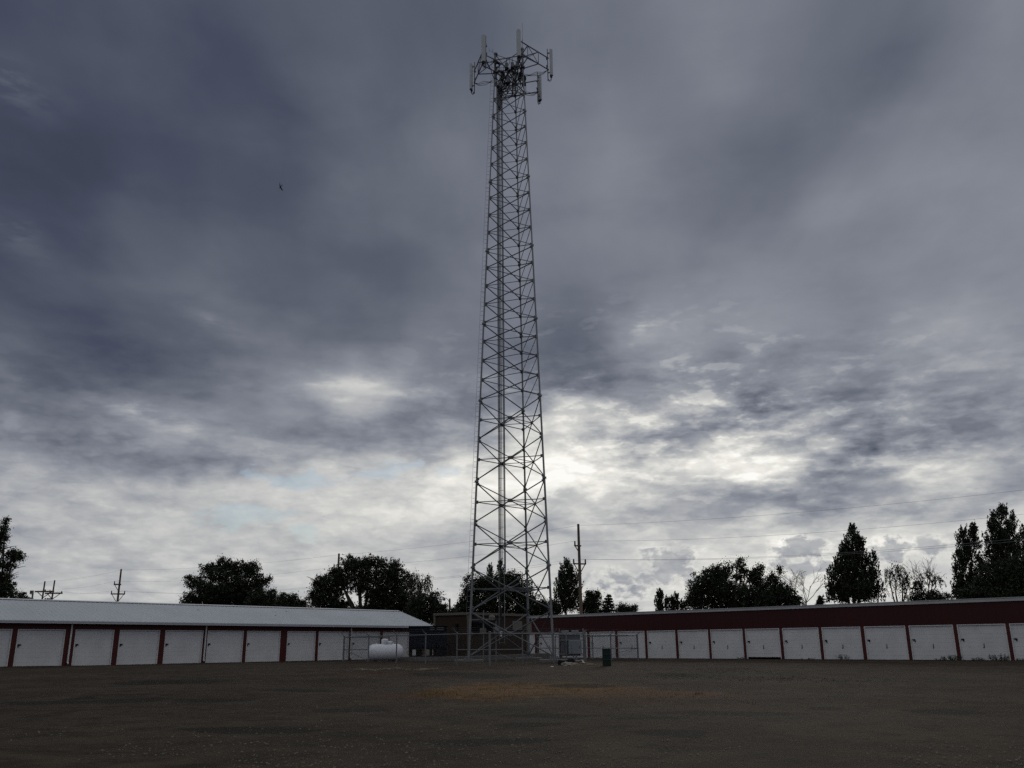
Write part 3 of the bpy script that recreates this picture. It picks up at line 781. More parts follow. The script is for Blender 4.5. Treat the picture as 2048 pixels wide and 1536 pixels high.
# ------------------------------------------------------------------ the lattice tower
TX, TY, TPHI, TS0, TS7, SEC = .1728, 62.832, -.7838, 5.9298, 2.7591, 6.096
def leg(k, z):
    s = TS0 + (TS7 - TS0) * z / (7 * SEC)
    r = s / math.sqrt(3); a = TPHI - k * 2 * math.pi / 3
    return Vector((TX + r * math.cos(a), TY + r * math.sin(a), z))
def zat(px, py, X=TX, Y=TY):
    return at(px, py, Y).z
def build_tower():
    root = thing('lattice_tower', 'tall three legged galvanised lattice tower with panel antennas at its top', 'tower', (TX, TY, 0))
    for k in range(3):
        b = MB(); p = leg(k, 0)
        b.box(p + Vector((0, 0, -.28)), (1.9, 1.9, .42), bev=.03)
        f = b.build('footing', M_CONC, root)
        q = MB(); q.box(p + Vector((0, 0, -.02)), (.62, .62, .05))
        for i in range(8):
            a = i * math.pi / 4
            q.tube([p + Vector((.24 * math.cos(a), .24 * math.sin(a), -.05)), p + Vector((.24 * math.cos(a), .24 * math.sin(a), .12))], .022, 6)
        q.build('base_plate', M_STEEL_D, f)
    for i in range(8):
        z0, z1 = i * SEC, (i + 1) * SEC
        rl = .078 - .0045 * i
        sec = bpy.data.objects.new('tower_section', None); COL.objects.link(sec)
        sec.parent = root; sec.location = (0, 0, z0); PW[sec.name] = Vector((TX, TY, z0))
        for k in range(3):
            m = MB()
            m.tube([leg(k, z0), leg(k, z1)], rl, 12)
            m.lathe(leg(k, z1) - Vector((0, 0, .05)), [(rl * 2.05, 0), (rl * 2.05, .10)], 12)
            for a in range(6):
                an = a * math.pi / 3
                c = leg(k, z1) + Vector((math.cos(an), math.sin(an), 0)) * rl * 1.6
                m.tube([c - Vector((0, 0, .10)), c + Vector((0, 0, .10))], .016, 5)
            m.build('leg', M_STEEL, sec)
        def brace(a, b, r, n=6):
            d = (b - a).normalized()
            q = MB(); q.tube([a + d * .12, b - d * .12], r, n)
            q.box(a + d * .10, (.20, .20, .015), (d, Vector((0, 0, 1)).cross(d).cross(d).normalized() * -1, Vector((0, 0, 1)).cross(d).normalized()))
            q.box(b - d * .10, (.20, .20, .015), (d, Vector((0, 0, 1)).cross(d).cross(d).normalized() * -1, Vector((0, 0, 1)).cross(d).normalized()))
            q.build('brace', M_BRACE_SHADED, sec)
        pairs = ((0, 1), (1, 2), (2, 0))
        if i < 3:
            rb = .046 - .003 * i
            mids = {}
            for j in range(2):
                za, zb = z0 + j * SEC / 2 + .12, z0 + (j + 1) * SEC / 2 - (.12 if j else -.0)
                for a, b in pairs:
                    brace(leg(a, za), leg(b, zb), rb); brace(leg(b, za), leg(a, zb), rb)
                    zm = (za + zb) / 2
                    # crossing point of the two diagonals of this tapering panel
                    w0 = (leg(a, za) - leg(b, za)).length; w1 = (leg(a, zb) - leg(b, zb)).length
                    zx = za + (zb - za) * w0 / (w0 + w1)
                    c = (leg(a, zx) + leg(b, zx)) / 2
                    mids[(j, a)] = c
                    d = (leg(b, zx) - leg(a, zx)).normalized()
                    g = MB(); g.box(c, (.32, .26, .03), (d, Vector((0, 0, 1)), d.cross(Vector((0, 0, 1)))))
                    g.build('gusset_plate', M_STEEL, sec)
                    rh = .046 if (i == 0 and j == 0) else .034
                    h = MB(); h.tube([leg(a, zx), c, leg(b, zx)], rh, 6)
                    h.box(leg(a, zx) + d * .12, (.16, .22, .03), (d, Vector((0, 0, 1)), d.cross(Vector((0, 0, 1)))))
                    h.box(leg(b, zx) - d * .12, (.16, .22, .03), (d, Vector((0, 0, 1)), d.cross(Vector((0, 0, 1)))))
                    h.build('horizontal_bar', M_BRACE_SHADED, sec)
                for (a, _), (b, _) in ((pairs[0], pairs[1]), (pairs[1], pairs[2]), (pairs[2], pairs[0])):
                    h = MB(); h.tube([mids[(j, a)], mids[(j, b)]], .026, 6); h.build('inner_bar', M_BRACE_SHADED, sec)
        else:
            rb = .043 - .002 * (i - 3)
            for j in range(4):
                za, zb = z0 + j * SEC / 4 + .08, z0 + (j + 1) * SEC / 4 - .08 + .16 * (j < 3)
                for a, b in pairs:
                    brace(leg(a, za), leg(b, zb), rb * .72); brace(leg(b, za), leg(a, zb), rb)
    # climbing pegs and the thin safety line along the left leg
    pegs = MB(); z = 3.0; sgn = 1
    while z < 47.5:
        p = leg(1, z); o = Vector((-.94, -.34 * sgn, 0)).normalized()
        pegs.tube([p + o * .06, p + o * .24], .011, 5); pegs.box(p + o * .24, (.02, .02, .045))
        z += .38; sgn = -sgn
    pegs.build('climbing_pegs', M_STEEL, root)
    saf = MB()
    saf.tube([leg(1, 2.6) + Vector((-.30, -.12, 0)), leg(1, 48.4) + Vector((-.30, -.12, 0))], .009, 5)
    for z in (3.0, 9.2, 18.0, 27.0, 36.0, 44.0, 48.2):
        saf.tube([leg(1, z), leg(1, z) + Vector((-.30, -.12, 0))], .014, 5)
    saf.build('safety_cable', M_STEEL_D, root)
    # cable ladder inside the tower, with the coaxial lines strapped to it
    lx, ly = -.88, 63.75
    lad = MB()
    for dx in (-.19, .19):
        lad.tube([(lx + dx, ly, .9), (lx + dx, ly, 46.8)], .028, 6)
    z = 1.0
    while z < 46.6:
        lad.tube([(lx - .19, ly, z), (lx + .19, ly, z)], .012, 5); z += .9
    for z in range(3, 47, 3):
        lad.tube([(lx - .19, ly, z), leg(2, z) * .5 + leg(1, z) * .5], .014, 5)
    lad.build('cable_ladder', M_STEEL, root)
    cab = MB()
    for i, dx in enumerate((-.135, -.09, -.045)):
        cab.tube([(lx + dx, ly - .06, 2.1), (lx + dx, ly - .06, 46.6)], .021, 6)
    for i, dx in enumerate((.02, .08)):
        cab.tube([(lx + dx, ly - .055, 6.5), (lx + dx, ly - .055, 46.6)], .019, 6)
    cab.build('coaxial_cable', M_CABLE, root)
    grey = MB()
    grey.tube([(lx + .27, ly - .05, 5.9), (lx + .27, ly - .05, 46.5)], .045, 8)
    grey.build('cable_conduit', M_STEEL, root)

    # six panel antennas on three sector frames; their centres share one height
    ZC = 47.55
    spots = [(1037.5, 86), (1101.5, 125), (1079.5, 174), (999.5, 188), (943, 153), (967, 97)]
    pos = []
    for px, py in spots:
        d = ray(px, py); Y = (ZC - CAMZ) / d.z
        pos.append(Vector((d.x * Y, Y, ZC)))
    axis = Vector((TX, TY, 0))
    for p in pos:
        out = Vector((p.x - TX, p.y - TY, 0)).normalized(); sidev = Vector((-out.y, out.x, 0))
        b = MB(); n = 10
        prof = []                                        # rounded front, flat back
        for k in range(n + 1):
            t = -math.pi / 2 + math.pi * k / n
            prof.append((math.cos(t) * .17, math.sin(t) * .17))
        prof += [(-.07, .17), (-.07, -.17)]
        b.prism([p + out * x + sidev * y + Vector((0, 0, -1.28)) for x, y in prof], (0, 0, 2.5))
        ant = b.build('panel_antenna', M_ANT, root, smooth=False)
        q = MB(); mp = p - out * .27
        q.tube([mp + Vector((0, 0, -1.75)), mp + Vector((0, 0, 1.38))], .038, 8)
        for dz in (-.95, .95):
            q.box(p - out * .17 + Vector((0, 0, dz)), (.24, .07, .09), (out, sidev, Vector((0, 0, 1))))
        q.build('mounting_pipe', M_STEEL_D, ant)
        q = MB()
        q.box(p + Vector((0, 0, -1.36)), (.16, .28, .16), (out, sidev, Vector((0, 0, 1))), bev=.02)
        for dy in (-.08, .02, .10):
            q.tube([p + sidev * dy + Vector((0, 0, -1.4)), p + sidev * dy + Vector((0, 0, -1.66)), p - out * .12 + sidev * dy + Vector((0, 0, -1.80)),
                    mp + sidev * dy * .5 + Vector((0, 0, -1.55)), mp + sidev * dy * .4 + Vector((0, 0, -.9)), mp - out * .1 + Vector((0, 0, -.4))], .02, 6)
        q.build('antenna_connectors', M_CABLE, ant)
        q = MB()                                         # small box and clamps on the pipe behind the antenna
        q.box(mp - out * .05 + Vector((0, 0, .42)), (.14, .12, .12), (out, sidev, Vector((0, 0, 1))))
        q.box(mp - out * .05 + Vector((0, 0, -.30)), (.13, .12, .16), (out, sidev, Vector((0, 0, 1))))
        q.build('pipe_clamp', M_STEEL_D, ant)
    for si, (ia, ib) in enumerate(((0, 1), (2, 3), (4, 5))):
        a, b = pos[ia], pos[ib]
        oa = Vector((a.x - TX, a.y - TY, 0)).normalized() * .27; ob = Vector((b.x - TX, b.y - TY, 0)).normalized() * .27
        a, b = a - oa, b - ob
        mid = (a + b) / 2
        kk = min(range(3), key=lambda k: (leg(k, ZC) - mid).length)
        lp = leg(kk, ZC)
        t = (b - a).normalized()
        inn = (lp - mid); inn.z = 0
        f = MB()
        for dz in (-.62, .52):
            f.tube([a + t * -.12 + Vector((0, 0, dz)), b + t * .12 + Vector((0, 0, dz))], .050, 8)
        fr = f.build('sector_frame', M_STEEL_D, root)
        for dz in (-.62, .52):
            for s in (-.62, .62):
                q = MB()
                q.tube([mid + t * s + Vector((0, 0, dz)), lp + Vector((0, 0, dz)) + t * s * .22], .045, 8)
                q.build('support_arm', M_STEEL_D, fr)
        q = MB()
        for s in (-.62, .62):
            q.tube([mid + t * s + Vector((0, 0, -.62)), lp + t * s * .22 + Vector((0, 0, .52))], .032, 6)
            q.tube([mid + t * s + Vector((0, 0, .52)), mid + t * s + Vector((0, 0, -.62))], .032, 6)
        q.tube([mid - t * .62 + Vector((0, 0, -.62)), mid + t * .62 + Vector((0, 0, .52))], .028, 6)
        q.tube([mid + t * .62 + Vector((0, 0, -.62)), mid - t * .62 + Vector((0, 0, .52))], .028, 6)
        q.build('cross_brace', M_STEEL_D, fr)
        q = MB()
        q.tube([lp + Vector((0, 0, -1.2)), lp + Vector((0, 0, 1.2))], .09, 10)
        q.box(lp + Vector((0, 0, -.62)), (.34, .34, .12)); q.box(lp + Vector((0, 0, .52)), (.34, .34, .12))
        q.build('leg_collar', M_STEEL_D, fr)
        for j in (-1, 1):                                 # slack feeder cables sagging from the antennas to the mast
            q = MB()
            e = a if j < 0 else b
            for w in range(3):
                m1 = e * .55 + lp * .45 + Vector((.06 * w, 0, -.95 - .18 * w))
                q.tube([e + Vector((0, 0, -.7)), e * .8 + lp * .2 + Vector((0, 0, -.95 - .1 * w)), m1, lp * .75 + e * .25 + Vector((0, .05 * w, -1.3)), lp * .9 + Vector((lx, ly, ZC)) * .1 + Vector((0, 0, -1.0 - .2 * w)),
                        Vector((lx + .05 * w, ly, ZC - 1.4 - .3 * w))], .019, 6)
            q.build('feeder_cable', M_CABLE, fr)
    # top plates joining the legs, radio units and cable coils on the mast head
    top = MB()
    for z in (46.95, 48.15):
        for a, b in ((0, 1), (1, 2), (2, 0)):
            top.tube([leg(a, z), leg(b, z)], .045, 8)
    for k in range(3):
        top.lathe(leg(k, 48.70), [(.16, 0), (.16, .12), (.05, .14)], 10)
    top.build('head_frame', M_STEEL_D, root)
    for px, py in ((1013, 131), (1024.5, 130), (1034.5, 129), (1004, 152), (1041, 150), (1016, 160), (1048, 163)):
        Y = TY - 1.1 + 2.0 * ((px * 7) % 10) / 10
        c = at(px, py, Y)
        q = MB(); q.box(c, (.27, .20, .50), bev=.03)
        for i in range(5):
            q.box(c + Vector((-.10 + .05 * i, -.11, 0)), (.012, .03, .44))
        u = q.build('radio_unit', M_BOXG, root)
        q = MB(); q.box(c + Vector((0, 0, -.33)), (.29, .22, .16), bev=.02)
        q.tube([c + Vector((0, 0, -.4)), c + Vector((.03, 0, -.8)), c + Vector((-.1, .1, -1.3))], .03, 6)
        q.tube([c + Vector((0, .12, -.6)), c + Vector((0, .12, .75))], .03, 6)
        q.build('radio_bracket', M_BLACK, u)
    for px, py, R in ((1000, 152, .42), (1012, 163, .36), (1044, 158, .34), (995, 131, .22), (1022, 148, .3), (1036, 140, .3)):
        c = at(px, py, TY + RNG.normal() * .5)
        q = MB()
        for w in range(5):
            pts = [c + Vector((math.cos(t) * R * (1 - .07 * w), (w - 2) * .035 + math.sin(t * 2) * .03, math.sin(t) * R * 1.25 * (1 - .05 * w))) for t in np.linspace(0, 6.2832, 15)]
            q.tube(pts, .03, 5)
        q.build('cable_coil', M_CABLE, root)
    jump = MB()
    for i in range(26):
        t = RNG.random() * 6.28; z = 45.4 + RNG.random() * 2.6
        a = Vector((TX + math.cos(t) * (.5 + RNG.random() * .7), TY + math.sin(t) * (.5 + RNG.random() * .7), z))
        b = Vector((lx + .1 * RNG.normal(), ly - .1, 44.6 + RNG.random() * 1.5))
        mid = (a + b) / 2 + Vector((RNG.normal() * .25, RNG.normal() * .25, -.5 * RNG.random()))
        jump.tube([a + Vector((0, 0, .4)), a, mid, b], .022, 5)
    jump.build('jumper_cables', M_CABLE, root)
    rod = MB()
    p = leg(0, 48.77)
    rod.tube([p, p + Vector((.05, 0, 1.0))], .03, 6)
    rod.tube([p + Vector((.05, 0, 1.0)), p + Vector((.05, 0, 2.6))], .012, 5)
    rod.build('lightning_rod', M_STEEL_D, root)
    bit = MB(); p = leg(1, 48.77)
    bit.tube([p, p + Vector((-.25, 0, .15)), p + Vector((-.25, 0, .5))], .02, 5); bit.tube([p + Vector((-.55, 0, .2)), p + Vector((-.55, 0, .65))], .014, 5)
    bit.tube([p + Vector((-.25, 0, .2)), p + Vector((-.55, 0, .35))], .012, 5)
    bit.build('peak_bracket', M_STEEL_D, root)
build_tower()

# ------------------------------------------------------------------ equipment shelter, slab, generator, ice bridge
def wall_frame(A, B):
    d = (Vector(B) - Vector(A)).normalized(); n = Vector((-d.y, d.x, 0))
    return d, n
def build_shelter():
    A = Vector((-3.46, 68.0, .04)); d = Vector((4.45, 7.0, 0)).normalized(); e = Vector((-7.0, 4.45, 0)).normalized(); Z = Vector((0, 0, 1))
    Ld, Le, H = 8.3, 3.2, 3.0
    slab = MB()
    vs = [(-9.2, 65.9), (-2.6, 66.6), (3.0, 76.6), (-6.0, 80.0)]
    slab.prism([Vector((x, y, -.5)) for x, y in vs], (0, 0, .54))
    o = slab.build('concrete_slab', M_CONC); tag(o, 'low concrete slab under the brown shelter and dark generator', 'slab')
    root = thing('equipment_shelter', 'brown flat roofed equipment shelter behind the tower legs', 'shelter', A)
    w = MB(); c = A + d * Ld / 2 + e * Le / 2
    w.box(c + Z * (H / 2), (Ld, Le, H), (d, e, Z)); w.build('wall', M_BROWN, root)
    r = MB(); r.box(c + Z * (H + .07), (Ld + .24, Le + .24, .19), (d, e, Z), bev=.015); r.build('roof', M_TAN, root)
    t = MB()
    for q in (A, A + d * Ld, A + e * Le):
        t.box(q + Z * ((H - .04) / 2), (.17, .17, H - .05), (d, e, Z))
    t.build('corner_trim', M_TAN, root)
    def onD(px, py, off=-.03):                          # point on the long wall facing the tower
        rx = ray(px, py).x; B = A - e * abs(off) if off < 0 else A
        s = (rx * B.y - B.x) / (d.x - rx * d.y); p = B + d * s
        return s, at(px, py, p.y).z
    def plate(name, px0, px1, py0, py1, m, th=.05, label=None, slats=0):
        s0, z1 = onD(px0, py0); s1, z0 = onD(px1, py1)
        b = MB(); p = A + d * ((s0 + s1) / 2) - e * (th / 2 + .002); p.z = (z0 + z1) / 2
        b.box(p, (abs(s1 - s0), th, z1 - z0), (d, e, Z), bev=.012)
        for i in range(slats):
            q = p.copy(); q.z = z0 + (i + .5) * (z1 - z0) / slats
            b.box(q - e * (th / 2 + .03), (abs(s1 - s0) * .92, .06, .03), (d, (e + Z * .6).normalized(), (Z - e * .6).normalized()))
        o = b.build(name, m, root)
        if label: o['label'] = label
        return o
    plate('air_louver', 943.5, 956, 1241, 1265, M_BLACK, .18, slats=6)
    plate('air_louver', 958, 984, 1246, 1262, M_BLACK, .14, slats=4)
    plate('wall_panel', 1025, 1044.5, 1242, 1260, M_PANEL, .04, 'pale tan panel near the far end of the shelter')
    p = A + d * (Ld + .02)
    b = MB(); q = A + d * (Ld + .35) - e * .1
    b.box(Vector((q.x, q.y, 0)) + Z * (at(1051, 1257, q.y).z), (.5, .10, 1.0), (d, e, Z)); b.box(Vector((q.x, q.y, 0)) + e * .12 + Z * (at(1051, 1257, q.y).z), (.7, .1, .12), (d, e, Z))
    b.build('wall_panel', M_PANEL, root)
    # lamp and conduit on the short wall
    k = 1.05; p = A + e * k - d * .09 + Z * 2.25
    b = MB(); b.box(p, (.16, .20, .22), (d, e, Z), bev=.03); b.tube([p - Z * .1 + d * .06, p - Z * .9 + d * .06], .02, 6); b.build('wall_lamp', M_BLACK, root)
    b = MB(); p = A + e * (Le + .10) + Z * 1.95
    b.box(p + d * .3, (.5, .22, .26), (d, e, Z)); b.build('exhaust_hood', M_PANEL, root)
    # ice bridge from the shelter to the cable ladder
    b0 = thing('ice_bridge', 'grey cable bridge on thin posts between the shelter and the tower ladder', 'cable bridge', (-2.0, 66.0, -.25))
    za = at(968, 1239, 65.5).z
    g = MB(); P0 = Vector((at(943, 1239, 66.6).x, 66.6, za)); P1 = Vector((at(992, 1239, 64.2).x, 64.2, za))
    gd = (P1 - P0).normalized(); gn = Vector((-gd.y, gd.x, 0))
    for s in (-.24, 0, .24):
        g.box((P0 + P1) / 2 + gn * s, ((P1 - P0).length, .03, .06), (gd, gn, Z))
    nst = 16
    for i in range(nst + 1):
        g.box(P0 + (P1 - P0) * i / nst, (.03, .54, .03), (gd, gn, Z))
    g.build('bridge_grating', M_STEEL, b0)
    for t in (.5, 1.0):
        q = P0 + (P1 - P0) * t; zt = za + (.65 if t == .5 else .0)
        b = MB(); b.tube([Vector((q.x, q.y, gz(q.x, q.y) - .1)), Vector((q.x, q.y, zt))], .045, 8)
        b.tube([q - gn * .3 - Z * .05, q + gn * .3 - Z * .05], .03, 6)
        b.build('bridge_post', M_STEEL, b0)
    b = MB()
    for s in (-.15, -.05, .05, .15):
        b.tube([P0 + gn * s - Z * .12, (P0 + P1) / 2 + gn * s - Z * .18, P1 + gn * s - Z * .12, Vector((-.88 + s * .8, 63.75, za + .5))], .022, 6)
    b.build('bridge_cable', M_CABLE, b0)
    b = MB(); q = P1 - gd * .5
    b.lathe(q + Z * .05, [(.22, 0), (.22, .12), (.15, .22), (.02, .27)], 14); b.build('antenna_dome', M_PANEL, b0)
    for px, py, wpx, hpx, mm, lb in ((966, 1262, 12, 10.5, M_PANEL, 'pale tan meter box'), (993, 1260.5, 11, 12, M_BOXG, 'grey meter box')):
        c = at(px, py, 65.35 if px < 980 else 64.15)
        b = MB(); b.box(c - Vector((0, .18, 0)), (wpx * 65 / 1809, .22, hpx * 65 / 1880), bev=.02); o = b.build('meter_box', mm, b0); o['label'] = lb
    # generator
    gx0, gx1, gy0, gy1 = -7.78, -5.10, 66.75, 68.05
    root = thing('standby_generator', 'dark navy standby generator enclosure on the slab beside the brown shelter', 'generator', ((gx0 + gx1) / 2, (gy0 + gy1) / 2, .04))
    cx, cy, wx, wy = (gx0 + gx1) / 2, (gy0 + gy1) / 2, gx1 - gx0, gy1 - gy0
    b = MB(); b.box((cx, cy, 1.43), (wx, wy, 1.50), bev=.03)
    for i in range(1, 4):
        b.box((gx0 + wx * i / 4, gy0 - .004, 1.40), (.012, .012, 1.3))
    b.build('enclosure', M_NAVY, root)
    b = MB(); b.box((cx, cy, 2.205), (wx + .08, wy + .08, .05), bev=.01); b.build('roof', M_NAVY, root)
    b = MB()
    b.box((cx, cy, .61), (wx * .98, wy * .9, .12)); b.box((cx, cy, .08), (wx * .98, wy * .9, .08))
    for u in np.array([0.0, .19, .27, .58, .70, .86, 1.0]):
        b.box((gx0 + .06 + (wx - .12) * u, gy0 + .2, .34), (.11, .10, .46)); b.box((gx0 + .06 + (wx - .12) * u, gy1 - .2, .34), (.11, .10, .46))
    b.box((gx1 - .3, cy, .34), (.5, wy * .85, .44)); 
    b.build('base_frame', M_BLACK, root)
    for x in (-6.10, -5.50):
        b = MB()
        for z in (1.96, 2.10):
            b.box((x, gy0 - .012, z), (.34 if x < -6 else .50, .02, .045))
        b.build('vent_slats', M_PANEL, root)
build_shelter()

# ------------------------------------------------------------------ propane tank
def build_tank():
    c = gpt(771, 1323); Y = 64.6
    c = Vector((at(771, 1304, Y).x, Y, gz(-9, Y)))
    R, L_ = .555, 2.85
    a = math.radians(40); X = Vector((math.cos(a), math.sin(a), 0)); Yv = Vector((-X.y, X.x, 0)); Z = Vector((0, 0, 1))
    root = thing('propane_tank', 'white horizontal propane tank inside the fence', 'tank', c)
    m = c + Z * (.09 + R)
    prof = []
    h = L_ / 2 - R * .85
    for i in range(9):
        t = math.pi / 2 * i / 8
        prof.append((R * math.sin(t), -h - R * .85 * math.cos(t)))
    for i in range(9):
        t = math.pi / 2 * (8 - i) / 8
        prof.append((R * math.sin(t), h + R * .85 * math.cos(t)))
    b = MB(); b.lathe(m, prof, 32, (Yv, Z, X)); b.build('tank_body', M_TANK, root, smooth=True)
    b = MB(); b.lathe(m - X * .10 + Z * (R - .06), [(.23, 0), (.23, .33), (.21, .38), (.14, .41), (.0, .42)], 20); b.build('valve_dome', M_TANK, root, smooth=True)
    b = MB(); b.lathe(m + X * .30 + Z * (R - .06), [(.20, 0), (.20, .20), (.18, .245), (.0, .265)], 20); b.build('cover_dome', M_TANK, root, smooth=True)
    for s in (-.75, .75):
        b = MB(); b.box(c + X * s + Z * .07, (.12, .72, .22), (X, Yv, Z)); b.build('tank_foot', M_CONC, root)
    b = MB(); b.box(m - X * .75 + Z * (R + .01), (.10, .05, .07), (X, Yv, Z)); b.tube([m + X * .62 + Z * (R - .03), m + X * .62 + Z * (R + .10)], .035, 8); b.build('lifting_lug', M_TANK, root)
build_tank()

# ------------------------------------------------------------------ fence
def build_fence():
    HT = 1.70
    c0 = Vector((ray(979.5, 1300).x * 49.3, 49.3, 0))
    cl = Vector((ray(687.5, 1300).x * 65.6, 65.6, 0)); cr = Vector((ray(1275.5, 1300).x * 65.6, 65.6, 0))
    def on(A, B, px):
        r = ray(px, 1300).x; d = B - A
        s = (r * A.y - A.x) / (d.x - r * d.y); return A + d * s
    runL = [on(c0, cl, px) for px in (979.5, 914, 851, 793, 737, 687.5)]
    runR = [on(c0, cr, px) for px in (979.5, 1045, 1107, 1168, 1222, 1275.5)]
    back = [cr, Vector((6.0, 69.5, 0)), Vector((3.3, 73.2, 0)), Vector((1.9, 75.5, 0))]
    backl = [cl, Vector((-10.8, 66.9, 0)), Vector((-9.5, 68.4, 0))]
    root = thing('chain_link_fence', 'grey chain link fence with angled barbed wire arms round the tower compound', 'fence', (c0.x, c0.y, gz(c0.x, c0.y)))
    Z = Vector((0, 0, 1))
    def G(p): return Vector((p.x, p.y, gz(p.x, p.y)))
    def post(p, out, r, arm=True):
        g = G(p); b = MB()
        b.tube([g - Z * .3, g + Z * (HT + .05)], r, 10); b.lathe(g + Z * (HT + .05), [(r * 1.15, 0), (r * 1.15, .03), (r * .5, .06)], 10)
        o = b.build('fence_post', M_FENCE, root)
        if arm:
            b = MB(); b.tube([g + Z * (HT + .02), g + Z * (HT + .34) + out * .30], [.026, .016], 6); b.build('barb_arm', M_FENCE, o)
    done = set()
    for run, out in ((runL, Vector((-.75, -.66, 0))), (runR, Vector((.75, -.66, 0))), (back, Vector((.8, .3, 0))), (backl, Vector((-.7, .4, 0)))):
        out = out.normalized()
        for i, p in enumerate(run):
            key = (round(p.x, 2), round(p.y, 2))
            if key in done: continue
            done.add(key)
            corner = i == 0 or (i == len(run) - 1 and run in (runL, runR))
            post(p, out if not (run is runL and i == 0) else Vector((0, -1, 0)), .065 if (corner and run is not backl) else .042, not (run is runL and i == 0))
        for i in range(len(run) - 1):
            a, b_ = G(run[i]), G(run[i + 1]); d = b_ - a; L_ = Vector((d.x, d.y, 0)).length
            q = MB(); q.tube([a + Z * HT, b_ + Z * HT], .030, 8); q.build('top_rail', M_FENCE, root)
            first_last = i == 0 or i == len(run) - 2
            if first_last or run is back:
                q = MB(); q.tube([a + Z * HT * .49, b_ + Z * HT * .49], .026, 8); q.build('middle_rail', M_FENCE, root)
                lo, hi = (b_, a) if (i == 0) else (a, b_)
                q = MB(); q.tube([hi + Z * HT * .49, lo + Z * .08], .010, 5); q.build('truss_rod', M_FENCE, root)
            # woven wire: two families of thin slanting strands
            U = d / L_; vs, fs = [], []
            def strand(u0, w0, u1, w1):
                p0, p1 = a + U * u0 + Z * w0, a + U * u1 + Z * w1
                t = (p1 - p0).normalized(); s1 = t.cross(Vector((0, 0, 1))).normalized(); s2 = t.cross(s1)
                k = len(vs); rr = .0011
                for pp in (p0, p1):
                    for an in (0, 2.094, 4.189):
                        vs.append(tuple(pp + (s1 * math.cos(an) + s2 * math.sin(an)) * rr))
                for j in range(3):
                    n = (j + 1) % 3; fs.append((k + j, k + n, k + 3 + n, k + 3 + j))
            w_lo, w_hi = .03, HT - .02; step = .075; Hh = w_hi - w_lo
            u = -Hh
            while u < L_:
                a0, a1 = max(0, u), min(L_, u + Hh)
                if a1 - a0 > .02:
                    strand(a0, w_lo + (a0 - u), a1, w_lo + (a1 - u)); strand(a0, w_hi - (a0 - u), a1, w_hi - (a1 - u))
                u += step
            np_mesh('wire_mesh', np.array(vs), np.array(fs), M_CHAIN, root)
            if run in (runL, runR):
                q = MB()
                for t in (.35, .68, 1.0):
                    o_ = out * (.30 * t) + Z * (HT + .02 + .32 * t)
                    mdl = (a + b_) / 2 + o_ - Z * .02
                    q.tube([a + o_, mdl, b_ + o_], .0028, 4)
                q.build('barbed_wire', M_STEEL_D, root)
    # warning sign hung on the right run
    p = on(c0, cr, 1001); g = G(p); d = (cr - c0).normalized(); n = Vector((d.y, -d.x, 0))
    s = thing('warning_sign', 'small white warning sign with a black triangle hung on the fence', 'sign', g + Z * HT)
    b = MB(); b.box(g + Z * (HT - .02) + n * .05, (.17, .008, .30), (d, n, Z)); b.build('sign_plate', M_SIGN, s)
    b = MB(); q = g + Z * (HT + .02) + n * .058
    b.prism([q - d * .06 - Z * .02, q + d * .06 - Z * .02, q + Z * .085], n * .004)
    b.box(g + Z * (HT - .055) + n * .058, (.165, .006, .035), (d, n, Z)); b.build('sign_symbol', M_BLACK, s)
build_fence()

